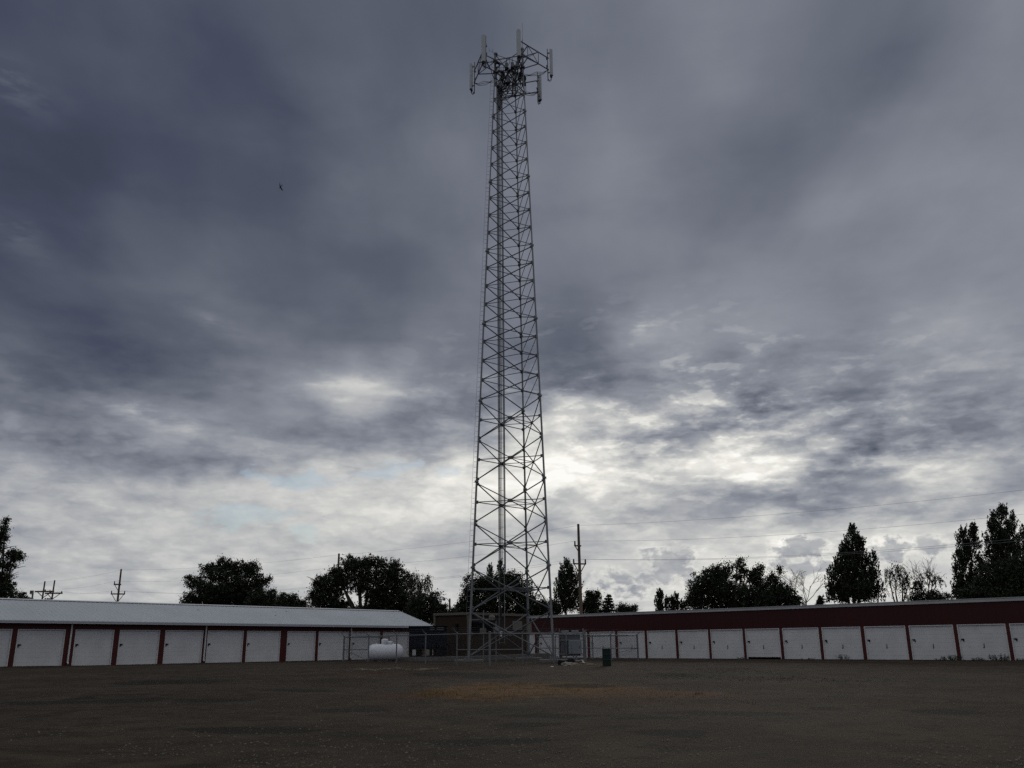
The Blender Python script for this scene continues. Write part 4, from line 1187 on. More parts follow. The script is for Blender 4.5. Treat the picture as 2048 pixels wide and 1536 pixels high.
# ------------------------------------------------------------------ electrical rack, drum, scrap
def build_clutter():
    Z = Vector((0, 0, 1))
    Yr = 61.2
    def P(px, py, Y=Yr): return at(px, py, Y)
    g = gz(5, Yr)
    root = thing('electrical_rack', 'grey electrical cabinets on posts beside the right fence', 'electrical cabinet', (P(1145, 1300).x, Yr, g))
    for px, pt, r in ((1118.5, 1257, .035), (1121.8, 1262, .04), (1166, 1257, .045), (1169.5, 1260, .055), (1132, 1266, .04)):
        b = MB(); q = P(px, pt, Yr + (.5 if px < 1125 else 0)); b.tube([Vector((q.x, q.y, g - .2)), q], r, 8); b.build('rack_post', M_STEEL, root)
    for py in (1267, 1280, 1308):
        b = MB(); a, c = P(1120, py), P(1171, py); b.box((a + c) / 2 + Vector((0, .05, 0)), ((c - a).length, .05, .05)); b.build('rack_rail', M_STEEL, root)
    def boxy(name, x0, x1, y0, y1, Y, dep, m, bev=.02):
        a, c = at(x0, y1, Y), at(x1, y0, Y)
        b = MB(); b.box(((a.x + c.x) / 2, Y + dep / 2, (a.z + c.z) / 2), (c.x - a.x, dep, c.z - a.z), bev=bev)
        return b.build(name, m, root), a, c
    o, a, c = boxy('rear_cabinet', 1122.5, 1160, 1267.5, 1312, Yr + .15, .45, M_BOXD)
    o, a, c = boxy('front_cabinet', 1138, 1163, 1280, 1308, Yr - .45, .38, M_BOXG)
    b = MB(); b.box(((a.x + c.x) / 2 - .28, Yr - .46, (a.z + c.z) / 2), (.012, .012, (c.z - a.z) * .92)); b.box(((a.x + c.x) / 2 + .30, Yr - .47, (a.z + c.z) / 2), (.03, .03, .16)); b.build('cabinet_door_seam', M_BOXD, o)
    boxy('meter_box', 1123.5, 1137.5, 1260.5, 1267, Yr + .1, .3, M_BOXG); boxy('meter_box', 1143, 1157.5, 1260.5, 1267, Yr + .1, .3, M_BOXG)
    for px in (1147, 1152.5):
        b = MB(); q = P(px, 1308, Yr - .25); b.box((q.x, q.y, (q.z + g) / 2 - .05), (.11, .08, q.z - g + .2)); b.build('cabinet_leg', M_BOXG, root)
    b = MB(); q = P(1119.5, 1281, Yr + .4)
    for z in (1281, 1284, 1289, 1307): b.box(P(1118.6, z, Yr + .4), (.07, .07, .07))
    b.build('conduit_clamp', M_STEEL, root)
    # drum
    c = gpt(1214, 1332); H, R = .88, .245
    R = 8.6 * c.y / 1809
    root = thing('trash_drum', 'dark green steel drum used as a trash barrel', 'barrel', c)
    prof = [(R * .98, 0), (R, .015)]
    for zc in (H * .34, H * .66):
        prof += [(R, zc - .035), (R * 1.035, zc - .015), (R * 1.035, zc + .015), (R, zc + .035)]
    prof += [(R, H - .02), (R * 1.04, H - .012), (R * 1.04, H + .008), (R * .96, H + .008), (R * .95, H - .10), (.01, H - .12)]
    b = MB(); b.lathe(c, prof, 28); b.build('drum_body', M_GREEN, root)
    b = MB(); pr = [(R * 1.045, H + .002), (R * 1.045, H + .016), (R * .955, H + .016)]; b.lathe(c, pr, 28); 
    b = MB()
    pts = [c + Vector((math.cos(t) * R * 1.02, math.sin(t) * R * 1.02, H + .006)) for t in np.linspace(0, 6.2832, 29)]
    b.tube(pts, .014, 6, cap=False); b.build('drum_rim', M_BOXG, root)
    # boards and rubble in front of the fence
    def board(px0, py0, px1, py1, w, t, label, m, lift=0.0):
        a, b_ = gpt(px0, py0), gpt(px1, py1)
        a = a + Z * (t / 2 + lift); b_ = b_ + Z * (t / 2 + lift * .3)
        d = (b_ - a).normalized(); n = Z.cross(d).normalized(); u = d.cross(n)
        q = MB(); q.box((a + b_) / 2, ((b_ - a).length, w, t), (d, n, u), bev=.006)
        o = q.build('scrap_board', m); tag(o, label, 'board')
    board(1150, 1331.5, 1192, 1331.5, .22, .06, 'longest scrap board lying at the right end of the debris pile', M_WOOD)
    board(1160, 1328.5, 1186, 1329.5, .16, .05, 'short grey board just behind the longest scrap board', M_WOOD, .05)
    board(1152, 1327.0, 1166, 1322.5, .12, .04, 'pale thin board propped up on the debris pile', M_RUBBLE, .12)
    board(1164, 1323.0, 1168, 1328.5, .12, .04, 'small pale board sloping down off the propped board', M_RUBBLE, .10)
    def lump(px, py, s, m, label, cat, name, sq=.6):
        c = gpt(px, py); b = MB(); n1, n2 = 6, 9; vs, fs = [], []
        for i in range(n1 + 1):
            for j in range(n2):
                th, ph = math.pi * i / n1, 2 * math.pi * j / n2
                r = s * (1 + .28 * math.sin(3 * ph + px) * math.sin(th) + .18 * RNG.normal() * (0 < i < n1))
                vs.append((c.x + r * math.sin(th) * math.cos(ph) * 1.3, c.y + r * math.sin(th) * math.sin(ph), c.z + s * sq * .5 + r * math.cos(th) * sq))
        for i in range(n1):
            for j in range(n2):
                k = (j + 1) % n2; fs.append((i * n2 + j, (i + 1) * n2 + j, (i + 1) * n2 + k, i * n2 + k))
        b.add(vs, fs); o = b.build(name, m); tag(o, label, cat)
    lump(1134, 1331.5, .22, M_RUBBLE, 'pale broken concrete lump at the left of the debris pile', 'rubble', 'concrete_lump')
    lump(1140, 1331, .19, M_RUBBLE, 'pale broken concrete lump in the middle of the debris pile', 'rubble', 'concrete_lump')
    lump(1149, 1329.5, .15, M_WOOD, 'small brown lump beside the boards of the debris pile', 'rubble', 'concrete_lump')
    lump(1122.5, 1330, .15, M_BLACK, 'dark lump left of the pale rubble by the fence', 'rubble', 'dark_lump', 1.1)
    lump(1143, 1326, .20, M_BLACK, 'dark tangle of scrap behind the pale rubble', 'rubble', 'dark_lump', .8)
    lump(1104, 1334.5, .06, M_SIGN, 'tiny pale scrap on the gravel left of the rubble', 'litter', 'pale_scrap')
    # thin line of pale straw left of the fence
    b = []; fs = []
    for i in range(700):
        u = RNG.random(); px = 712 + 165 * u; py = 1340 + 1.3 * math.sin(px * .07) + RNG.normal() * .35
        if RNG.random() > .35 + .65 * abs(math.sin(px * .045)): continue
        c = gpt(px, py); a = RNG.random() * 6.28; l = .10 + .14 * RNG.random(); k = len(b); w = .010
        dx, dy = math.cos(a) * l, math.sin(a) * l * .5
        z = c.z + .015 + RNG.random() * .04
        b += [(c.x - dx - w, c.y - dy, z), (c.x - dx + w, c.y - dy, z + w), (c.x + dx + w, c.y + dy, z + w + .02), (c.x + dx - w, c.y + dy, z + .02)]
        fs.append((k, k + 1, k + 2, k + 3))
    o = np_mesh('pale_straw', np.array(b), np.array(fs), mat('pale_straw', (.26, .225, .16), .9), kind='stuff'); o['label'] = 'thin line of pale straw on the gravel left of the fence corner'
build_clutter()

# ------------------------------------------------------------------ trees
def quads_from(cent, size, asp, dirs=None, jitter=1.0):
    """leaf-sized faces at cent; long side along dirs (or any way)"""
    n = len(cent)
    d = RNG.normal(size=(n, 3)) if dirs is None else dirs + RNG.normal(size=(n, 3)) * jitter
    d /= np.linalg.norm(d, axis=1, keepdims=True) + 1e-9
    q = RNG.normal(size=(n, 3)); w = np.cross(d, q); w /= np.linalg.norm(w, axis=1, keepdims=True) + 1e-9
    s = (size * (.6 + .8 * RNG.random(n)))[:, None]
    a, b = d * s, w * s * asp
    fold = np.cross(d, w) * s * .18
    V = np.stack([cent - a, cent + b + fold, cent + a, cent - b + fold], 1).reshape(-1, 3)
    Fc = np.arange(4 * n).reshape(-1, 4)
    return V, Fc
def world_blob(b, Y):
    px, py, rx, ry = b[:4]; dY = b[4] if len(b) > 4 else 0.0
    c = at(px, py, Y + dY)
    return np.array(c), np.array([rx * Y / 1809, max(rx * Y / 1809 * .8, .4), ry * Y / 1880])
def crown_broad(blobs, Y, dens=1.0, leaf=.09, up=.0, stretch=1.0, clump=.40, rough=.16):
    C, D = [], []
    for b in blobs:
        c, r = world_blob(b, Y)
        area = math.pi * r[0] * r[2]
        n = int(max(10, area * 23 * dens))
        v = RNG.normal(size=(n, 3)); v /= np.linalg.norm(v, axis=1, keepdims=True)
        rad = RNG.random(n) ** .42
        rad *= 1 + rough * np.sin(v[:, 0] * 5 + b[0]) * np.cos(v[:, 2] * 6 + b[1])
        out = RNG.random(n) < .14
        rad[out] = .92 + .26 * RNG.random(out.sum())
        cc = c + v * rad[:, None] * r
        m = 30
        sz = clump * (.55 + .9 * RNG.random(n)); sz[out] *= .55
        off = RNG.normal(size=(n, m, 3)) * sz[:, None, None] * np.array([.5, .5, .42 * stretch])
        dirs = v[:, None, :] * .5 + np.array([0, 0, up])
        p = (cc[:, None, :] + off).reshape(-1, 3)
        C.append(p); D.append(np.repeat(dirs, m, 1).reshape(-1, 3))
    C, D = np.concatenate(C), np.concatenate(D)
    return quads_from(C, np.full(len(C), leaf), .55, D, .8)
def crown_poplar(cols, Y, dens=1.0, leaf=.095, lean=.10):
    """cols: (px, top, base, half width) in the photograph; tufts that rise along steep branches"""
    C, D = [], []
    for px, pt, pb, hw in cols:
        top, bot = np.array(at(px, pt, Y)), np.array(at(px, pb, Y))
        Hh = top[2] - bot[2]; R = hw * Y / 1809
        n = int(Hh * R * 38 * dens)
        t = RNG.random(n)
        env = np.minimum(1.0, (1 - t) * 2.6) ** .75 * (1 - .35 * np.maximum(0, .45 - t)) * (.80 + .34 * np.sin(t * 23 + px))
        a = RNG.random(n) * 6.2832; rr = env * R * np.sqrt(RNG.random(n)) * 1.02
        base = bot + (top - bot) * t[:, None] + np.stack([np.cos(a) * rr, np.sin(a) * rr, np.zeros(n)], 1)
        m = 24
        ln = .45 + .55 * RNG.random(n)
        u = RNG.random((n, m))
        axis_ = np.stack([np.cos(a) * .28 + lean, np.sin(a) * .28, np.ones(n)], 1)
        p = base[:, None, :] + axis_[:, None, :] * (u * ln[:, None])[:, :, None] + RNG.normal(size=(n, m, 3)) * (.13 * (1.15 - u))[:, :, None]
        C.append(p.reshape(-1, 3)); D.append(np.repeat(axis_[:, None, :], m, 1).reshape(-1, 3))
    C, D = np.concatenate(C), np.concatenate(D)
    return quads_from(C, np.full(len(C), leaf), .5, D, .55)
def crown_willow(blobs, Y, dens=1.0, leaf=.10, drop=2.2):
    C, D = [], []
    for b in blobs:
        c, r = world_blob(b, Y)
        n = int(max(8, r[0] * r[2] * 9 * dens))
        v = RNG.normal(size=(n, 3)); v[:, 2] = np.abs(v[:, 2]); v /= np.linalg.norm(v, axis=1, keepdims=True)
        s = c + v * (RNG.random(n) ** .5)[:, None] * r
        ln = drop * (.3 + .7 * RNG.random(n))
        m = 26
        u = np.linspace(0, 1, m)[None, :] + RNG.random((n, m)) * .03
        p = np.repeat(s[:, None, :], m, 1).copy()
        p[:, :, 2] -= u * ln[:, None]
        p[:, :, 0] += v[:, 0:1] * .35 * np.sqrt(u) + .12 * u
        p += RNG.normal(size=p.shape) * np.array([.06, .06, .03])
        C.append(p.reshape(-1, 3))
        k = int(n * 1.2); cc = c + RNG.normal(size=(k, 3)) * r * .38
        C.append((cc[:, None, :] + RNG.normal(size=(k, 10, 3)) * .22).reshape(-1, 3))
    C = np.concatenate(C); D = np.tile(np.array([[.1, 0, -1.0]]), (len(C), 1))
    return quads_from(C, np.full(len(C), leaf), .35, D, .4)
def crown_conifer(px, pt, pb, hw, Y, dens=1.0):
    top, bot = np.array(at(px, pt, Y)), np.array(at(px, pb, Y)); Hh = top[2] - bot[2]; R = hw * Y / 1809
    C, D = [], []
    lev = int(max(8, Hh / .34))
    for i in range(lev):
        t = (i + .3) / lev
        n = int(7 + 9 * (1 - t))
        for k in range(n):
            a = RNG.random() * 6.2832; ln = R * (1 - t) ** .85 * (.72 + .45 * RNG.random()) + .12
            m = int(10 + 46 * ln * dens); u = RNG.random(m) ** .7
            z = bot[2] + Hh * t - .22 * ln * u + .18 * ln * np.maximum(0, u - .6) * 2
            p = np.stack([bot[0] + (top[0] - bot[0]) * t + np.cos(a) * ln * u, bot[1] + np.sin(a) * ln * u, z], 1) + RNG.normal(size=(m, 3)) * np.array([.07, .07, .055])
            C.append(p); D.append(np.tile(np.array([[math.cos(a), math.sin(a), -.15]]), (m, 1)))
    m = int(Hh * 24); u = RNG.random(m); p = bot + (top - bot) * u[:, None] + RNG.normal(size=(m, 3)) * (.05 + R * .16 * (1 - u))[:, None]
    C.append(p); D.append(np.tile(np.array([[0, 0, 1.0]]), (m, 1)))
    C, D = np.concatenate(C), np.concatenate(D)
    return quads_from(C, np.full(len(C), .10), .4, D, .5)
def limbs(base, tips, r0):
    b = MB()
    base = Vector(base)
    hub_z = min(t[2] for t in tips) * .45 + base.z * .55
    hub = Vector((base.x, base.y, max(base.z + 1.0, hub_z)))
    b.tube([base - Vector((0, 0, .3)), base + Vector((.0, 0, .3)), hub], [r0 * 1.35, r0 * 1.05, r0 * .85], 9)
    for t in tips:
        t = Vector(t); mid = hub.lerp(t, .5) + Vector((RNG.normal() * .25, RNG.normal() * .25, .25))
        b.tube([hub - Vector((0, 0, .15)), hub.lerp(mid, .5), mid, t], [r0 * .6, r0 * .5, r0 * .34, r0 * .10], 6)
        for _ in range(4):
            q = mid.lerp(t, RNG.random()); e = q + Vector((RNG.normal() * .8, RNG.normal() * .8, .4 + .7 * RNG.random()))
            b.tube([q, q.lerp(e, .5) + Vector((0, 0, .1)), e], [r0 * .2, r0 * .13, r0 * .05], 5)
    return b
def tree(name, label, cat, VF, base, tips, r0, m=None, group=None, bark=None):
    base = Vector((base[0], base[1], gz(base[0], base[1])))
    root = thing(name, label, cat, base, group)
    limbs(base, tips, r0).build('trunk', bark or M_BARK, root)
    np_mesh('crown', VF[0], VF[1], m or M_LEAF, root)
    return root
def broad(name, label, Y, blobs, px, cat='tree', r0=.22, m=None, dens=1.0, extra=None, skirt=True, **kw):
    tips_from = list(blobs)
    if skirt:                                           # the crown goes on down behind the roofs
        lo = min(b[0] - b[2] * .8 for b in blobs); hi = max(b[0] + b[2] * .8 for b in blobs); bot = max(b[1] + b[3] for b in blobs)
        n = max(2, int((hi - lo) / 26)); w = (hi - lo) / n
        blobs = list(blobs) + [(lo + w * (i + .5), bot - 4 + 5 * math.sin(i * 2.3), w * .75, 17) for i in range(n)]
    VF = crown_broad(blobs, Y, dens, **kw)
    if extra is not None:
        VF = (np.concatenate([VF[0], extra[0]]), np.concatenate([VF[1], extra[1] + len(VF[0])]))
    tips = [at(b[0] + RNG.normal() * 3, b[1], Y) for b in tips_from]
    b0 = at(px, 1200, Y)
    return tree(name, label, cat, VF, (b0.x, Y), tips, r0, m)
def bare_branches(mb, p, d, ln, r, depth):
    e = p + d * ln
    mid = p.lerp(e, .5) + Vector((RNG.normal(), RNG.normal(), RNG.normal())) * ln * .06
    mb.tube([p, mid, e], [r, r * .8, r * .6], 5, cap=False)
    if depth == 0: return
    for _ in range(3 if depth > 1 else 2):
        q = mid.lerp(e, .2 + .8 * RNG.random())
        nd = (d + Vector((RNG.normal() * .55, RNG.normal() * .5, .12 + RNG.normal() * .25))).normalized()
        bare_branches(mb, q, nd, ln * (.55 + .25 * RNG.random()), max(.012, r * .55), depth - 1)

def build_trees():
    # left edge
    broad('leafy_tree', 'ragged open crowned tree cut off by the left edge above the white roof', 92,
          [(6, 1056, 10, 12), (-2, 1085, 12, 26), (28, 1116, 20, 11), (14, 1130, 14, 12), (36, 1110, 10, 7), (-4, 1150, 12, 20), (-40, 1120, 34, 60), (0, 1185, 26, 16), (28, 1194, 26, 9), (46, 1199, 16, 5), (2, 1160, 18, 16), (10, 1176, 24, 12), (12, 1040, 5, 7), (24, 1106, 16, 8), (8, 1075, 9, 10)], -14, r0=.3, dens=.9, m=M_LEAF, clump=.34, skirt=False)
    broad('leafy_tree', 'wide round topped dark tree behind the white roof, left of the wooden pole', 98,
          [(458, 1168, 60, 40), (446, 1130, 18, 14), (420, 1140, 20, 14), (480, 1138, 24, 16), (506, 1138, 14, 18), (396, 1168, 22, 14), (520, 1164, 18, 14), (386, 1198, 22, 14), (430, 1192, 50, 22), (490, 1186, 38, 24), (536, 1160, 5, 6), (378, 1158, 8, 8)], 455, r0=.35)
    broad('bushy_tree', 'small round dark tree at the right foot of the wide tree', 94, [(526, 1196, 26, 16), (541, 1186, 11, 8), (510, 1206, 22, 10), (520, 1185, 12, 8)], 524, r0=.16)
    broad('bushy_tree', 'low far double topped tree between the two big dark trees', 120, [(568, 1201, 14, 13), (585, 1203, 14, 12), (602, 1207, 9, 8), (566, 1192, 7, 7), (588, 1193, 6, 6), (552, 1206, 8, 8)], 580, r0=.15)
    broad('leafy_tree', 'biggest spreading dark tree behind the wooden pole left of the tower', 97,
          [(655, 1182, 34, 32), (640, 1168, 16, 16), (628, 1195, 14, 16), (718, 1152, 40, 34), (702, 1124, 20, 13), (742, 1126, 24, 16), (778, 1144, 28, 24), (800, 1166, 26, 28), (758, 1176, 48, 28), (676, 1160, 22, 22), (808, 1200, 42, 26), (770, 1206, 44, 22), (660, 1208, 36, 12), (790, 1130, 12, 8), (670, 1142, 10, 10)], 728, r0=.4)
    b0 = at(838, 1200, 93)
    V1 = crown_willow([(826, 1168, 16, 24), (846, 1172, 14, 22), (834, 1152, 12, 10), (855, 1160, 6, 14)], 93, 2.6)
    tree('weeping_willow', 'drooping willow hanging down at the right of the biggest dark tree', 'tree', V1, (b0.x, 93), [at(826, 1160, 93), at(846, 1160, 93)], .2, M_LEAF2)
    broad('bushy_tree', 'low dark bush crown above the white roof end beside the brown shelter', 90, [(846, 1212, 34, 26), (868, 1206, 14, 14), (878, 1222, 12, 12), (872, 1192, 9, 8), (888, 1226, 8, 6), (905, 1228, 10, 5)], 850, r0=.2)
    broad('leafy_tree', 'broad dark tree seen through the legs of the tower', 100,
          [(948, 1172, 22, 26), (934, 1196, 18, 18), (922, 1214, 12, 12), (1000, 1190, 44, 36), (1040, 1182, 30, 26), (1022, 1160, 22, 18), (1060, 1208, 34, 22), (1086, 1212, 16, 14), (975, 1170, 20, 22), (950, 1210, 36, 18), (1003, 1165, 16, 18)], 1000, r0=.38)
    VP = crown_poplar([(980, 1138, 1200, 9)], 110); b0 = at(980, 1200, 110)
    tree('poplar_tree', 'left slim poplar tip rising out of the broad tree inside the tower', 'tree', VP, (b0.x, 110), [at(980, 1150, 110)], .15)
    VP = crown_poplar([(1000, 1130, 1200, 10)], 110); b0 = at(1000, 1200, 110)
    tree('poplar_tree', 'right slim poplar tip beside the cable ladder inside the tower', 'tree', VP, (b0.x, 110), [at(1000, 1150, 110)], .15)
    VP = crown_poplar([(1132, 1129, 1226, 22), (1122, 1150, 1226, 14), (1142, 1145, 1226, 15)], 98, .9); b0 = at(1132, 1200, 98)
    tree('poplar_tree', 'dense dark poplar between the tower and the tall utility pole', 'tree', VP, (b0.x, 98), [at(1132, 1160, 98)], .25)
    VP = crown_poplar([(1154, 1156, 1226, 9)], 99, .8); b0 = at(1154, 1200, 99)
    tree('poplar_tree', 'thin short poplar touching the tall utility pole', 'tree', VP, (b0.x, 99), [at(1154, 1180, 99)], .12)
    broad('bushy_tree', 'low bush between the right tower leg and the dense poplar', 96, [(1110, 1216, 10, 12), (1104, 1205, 6, 8)], 1110, r0=.1)
    broad('bushy_tree', 'spiky topped dark bush just right of the tall utility pole', 98, [(1184, 1206, 15, 17), (1178, 1194, 8, 8), (1194, 1198, 7, 8), (1172, 1214, 8, 10), (1186, 1190, 3, 6), (1178, 1187, 2, 5), (1195, 1189, 2, 5)], 1184, r0=.14)
    VC = crown_conifer(1216, 1188, 1232, 22, 97, 1.5); b0 = at(1216, 1200, 97)
    tree('conifer_tree', 'small dark conifer right of the tall utility pole', 'tree', VC, (b0.x, 97), [at(1216, 1200, 97)], .14, M_NEEDLE)
    broad('bushy_tree', 'tiny far tree tops just above the red garage roof right of the conifer', 140, [(1243, 1220, 8, 5), (1258, 1219, 6, 4), (1268, 1219, 6, 4)], 1256, r0=.12)
    for k, (px, pt, hw, lab) in enumerate(((1320, 1184, 10, 'tallest of the far little poplars above the red garage roof'), (1334, 1202, 5, 'shortest slim far poplar beside the tallest far poplar'),
                                          (1343, 1198, 6, 'middle slim far poplar above the red garage roof'), (1353, 1196, 7, 'broadest right hand far poplar of the little row'), (1365, 1205, 5, 'last thin far poplar next to the broad tree'))):
        VP = crown_poplar([(px, pt, 1228, hw)], 130, .9, leaf=.14); b0 = at(px, 1200, 130)
        tree('poplar_tree', lab, 'tree', VP, (b0.x, 130), [at(px, (pt + 1228) / 2, 130)], .12, None, 'row of small far poplars')
    broad('leafy_tree', 'wide windblown dark tree above the red garage roof', 92,
          [(1430, 1168, 44, 38), (1448, 1142, 22, 15), (1424, 1148, 16, 12), (1482, 1146, 13, 20), (1503, 1152, 14, 18), (1518, 1158, 14, 20), (1400, 1180, 24, 26), (1390, 1196, 16, 16), (1480, 1188, 66, 26), (1528, 1186, 22, 22), (1480, 1124, 4, 6), (1522, 1136, 6, 7)], 1455, r0=.35, stretch=1.3, up=.4, dens=.9)
    broad('leafy_tree', 'smaller ragged tree at the right end of the windblown tree', 90, [(1552, 1172, 18, 20), (1545, 1158, 10, 12), (1572, 1188, 18, 15), (1552, 1192, 36, 16), (1590, 1200, 12, 8), (1560, 1142, 2, 7)], 1556, r0=.2)
    for nm, px, Y, dz, ln, lab in (('bare_tree', 1588, 94, 1200, 2.0, 'taller bleached bare tree right of the ragged tree'), ('bare_tree', 1612, 92, 1206, 1.7, 'low spreading bleached bare branches left of the conical tree')):
        b0 = at(px, dz, Y); base = Vector((b0.x, Y, gz(b0.x, Y)))
        root = thing(nm, lab, 'tree', base); mb = MB()
        mb.tube([base - Vector((0, 0, .3)), Vector((b0.x, Y, b0.z))], [.12, .07], 7)
        for k in range(5 if px > 1600 else 3):
            d = Vector((RNG.normal() * (.5 if px > 1600 else .25), RNG.normal() * .3, 1)).normalized()
            bare_branches(mb, Vector((b0.x, Y, b0.z)), d, ln * (.7 + .4 * RNG.random()), .04, 3)
        mb.build('trunk', M_DEAD, root)
    VC = crown_conifer(1640, 1191, 1215, 9, 110, 1.3); b0 = at(1640, 1200, 110)
    tree('conifer_tree', 'tiny conifer tip at the left foot of the tall conical tree', 'tree', VC, (b0.x, 110), [at(1640, 1205, 110)], .1, M_NEEDLE)
    VP = crown_poplar([(1704, 1060, 1206, 22), (1688, 1092, 1206, 22), (1720, 1082, 1206, 22), (1672, 1130, 1206, 20), (1736, 1118, 1206, 16), (1704, 1110, 1206, 44), (1660, 1172, 1208, 12)], 88, .75, leaf=.1)
    b0 = at(1704, 1200, 88)
    tree('poplar_tree', 'tall broad conical tree standing alone above the red garage', 'tree', VP, (b0.x, 88), [at(1704, 1100, 88), at(1680, 1150, 88), at(1730, 1150, 88)], .32)
    VP = crown_poplar([(1748, 1112, 1204, 9), (1742, 1150, 1204, 14), (1764, 1172, 1204, 8)], 89, .75); b0 = at(1748, 1200, 89)
    tree('poplar_tree', 'narrow leaning tree joined to the right side of the tall conical tree', 'tree', VP, (b0.x, 89), [at(1748, 1150, 89)], .16)
    VW = crown_willow([(1794, 1150, 24, 22), (1776, 1148, 10, 14), (1812, 1160, 14, 20), (1796, 1136, 12, 8)], 90, 1.7, drop=3.0); b0 = at(1797, 1200, 90)
    r = tree('weeping_willow', 'thin drooping willow between the conical tree and the right poplars', 'tree', VW, (b0.x, 90), [at(1790, 1145, 90), at(1805, 1150, 90), at(1778, 1155, 90), at(1818, 1168, 90)], .2, M_LEAF2)
    b0 = at(1856, 1198, 91); base = Vector((b0.x, 91, gz(b0.x, 91)))
    root = thing('dying_tree', 'half dead tree with bare upper twigs right of the drooping willow', 'tree', base); mb = MB()
    mb.tube([base - Vector((0, 0, .3)), Vector((b0.x, 91, b0.z))], [.22, .13], 8)
    for k in range(6):
        d = Vector((-.5 + .22 * k + RNG.normal() * .1, RNG.normal() * .3, 1)).normalized()
        bare_branches(mb, Vector((b0.x, 91, b0.z)), d, 1.6 + .5 * RNG.random(), .06, 3)
    mb.build('trunk', M_DEAD, root)
    V1 = crown_broad([(1838, 1186, 12, 18), (1870, 1192, 16, 10), (1890, 1196, 12, 7), (1856, 1196, 30, 8), (1828, 1198, 14, 8)], 91, .9)
    V2 = crown_willow([(1850, 1150, 12, 14), (1874, 1160, 10, 12), (1836, 1165, 8, 8)], 91, .6, drop=1.0)
    np_mesh('crown', np.concatenate([V1[0], V2[0]]), np.concatenate([V1[1], V2[1] + len(V1[0])]), M_LEAF2, root)
    VP = crown_poplar([(1926, 1064, 1130, 14), (1946, 1060, 1198, 19), (1918, 1104, 1198, 14), (1932, 1090, 1198, 18), (1962, 1120, 1198, 10), (1912, 1160, 1198, 8)], 86, .8, lean=.16); b0 = at(1938, 1200, 86)
    tree('poplar_tree', 'left windblown poplar of the group by the right edge', 'tree', VP, (b0.x, 86), [at(1946, 1100, 86), at(1926, 1120, 86)], .28)
    VP = crown_poplar([(2004, 1018, 1150, 22), (1986, 1036, 1150, 17), (2024, 1034, 1150, 17), (2004, 1070, 1190, 34)], 87, .8, lean=.16); b0 = at(2004, 1200, 87)
    tree('poplar_tree', 'tallest windblown poplar of the group by the right edge', 'tree', VP, (b0.x, 87), [at(2004, 1060, 87), at(1986, 1090, 87), at(2024, 1090, 87)], .32)
    VP = crown_poplar([(2044, 1060, 1190, 14), (2064, 1048, 1190, 20)], 88, .8, lean=.16); b0 = at(2056, 1200, 88)
    tree('poplar_tree', 'poplar cut off by the right edge', 'tree', VP, (b0.x, 88), [at(2056, 1100, 88)], .28)
    broad('leafy_tree', 'dense rounded dark green tree in front of the right hand poplars', 80, [(2016, 1160, 52, 42), (1980, 1176, 34, 24), (2050, 1150, 40, 44), (2000, 1186, 70, 16), (1940, 1190, 30, 12)], 2012, r0=.3, dens=1.2)
build_trees()

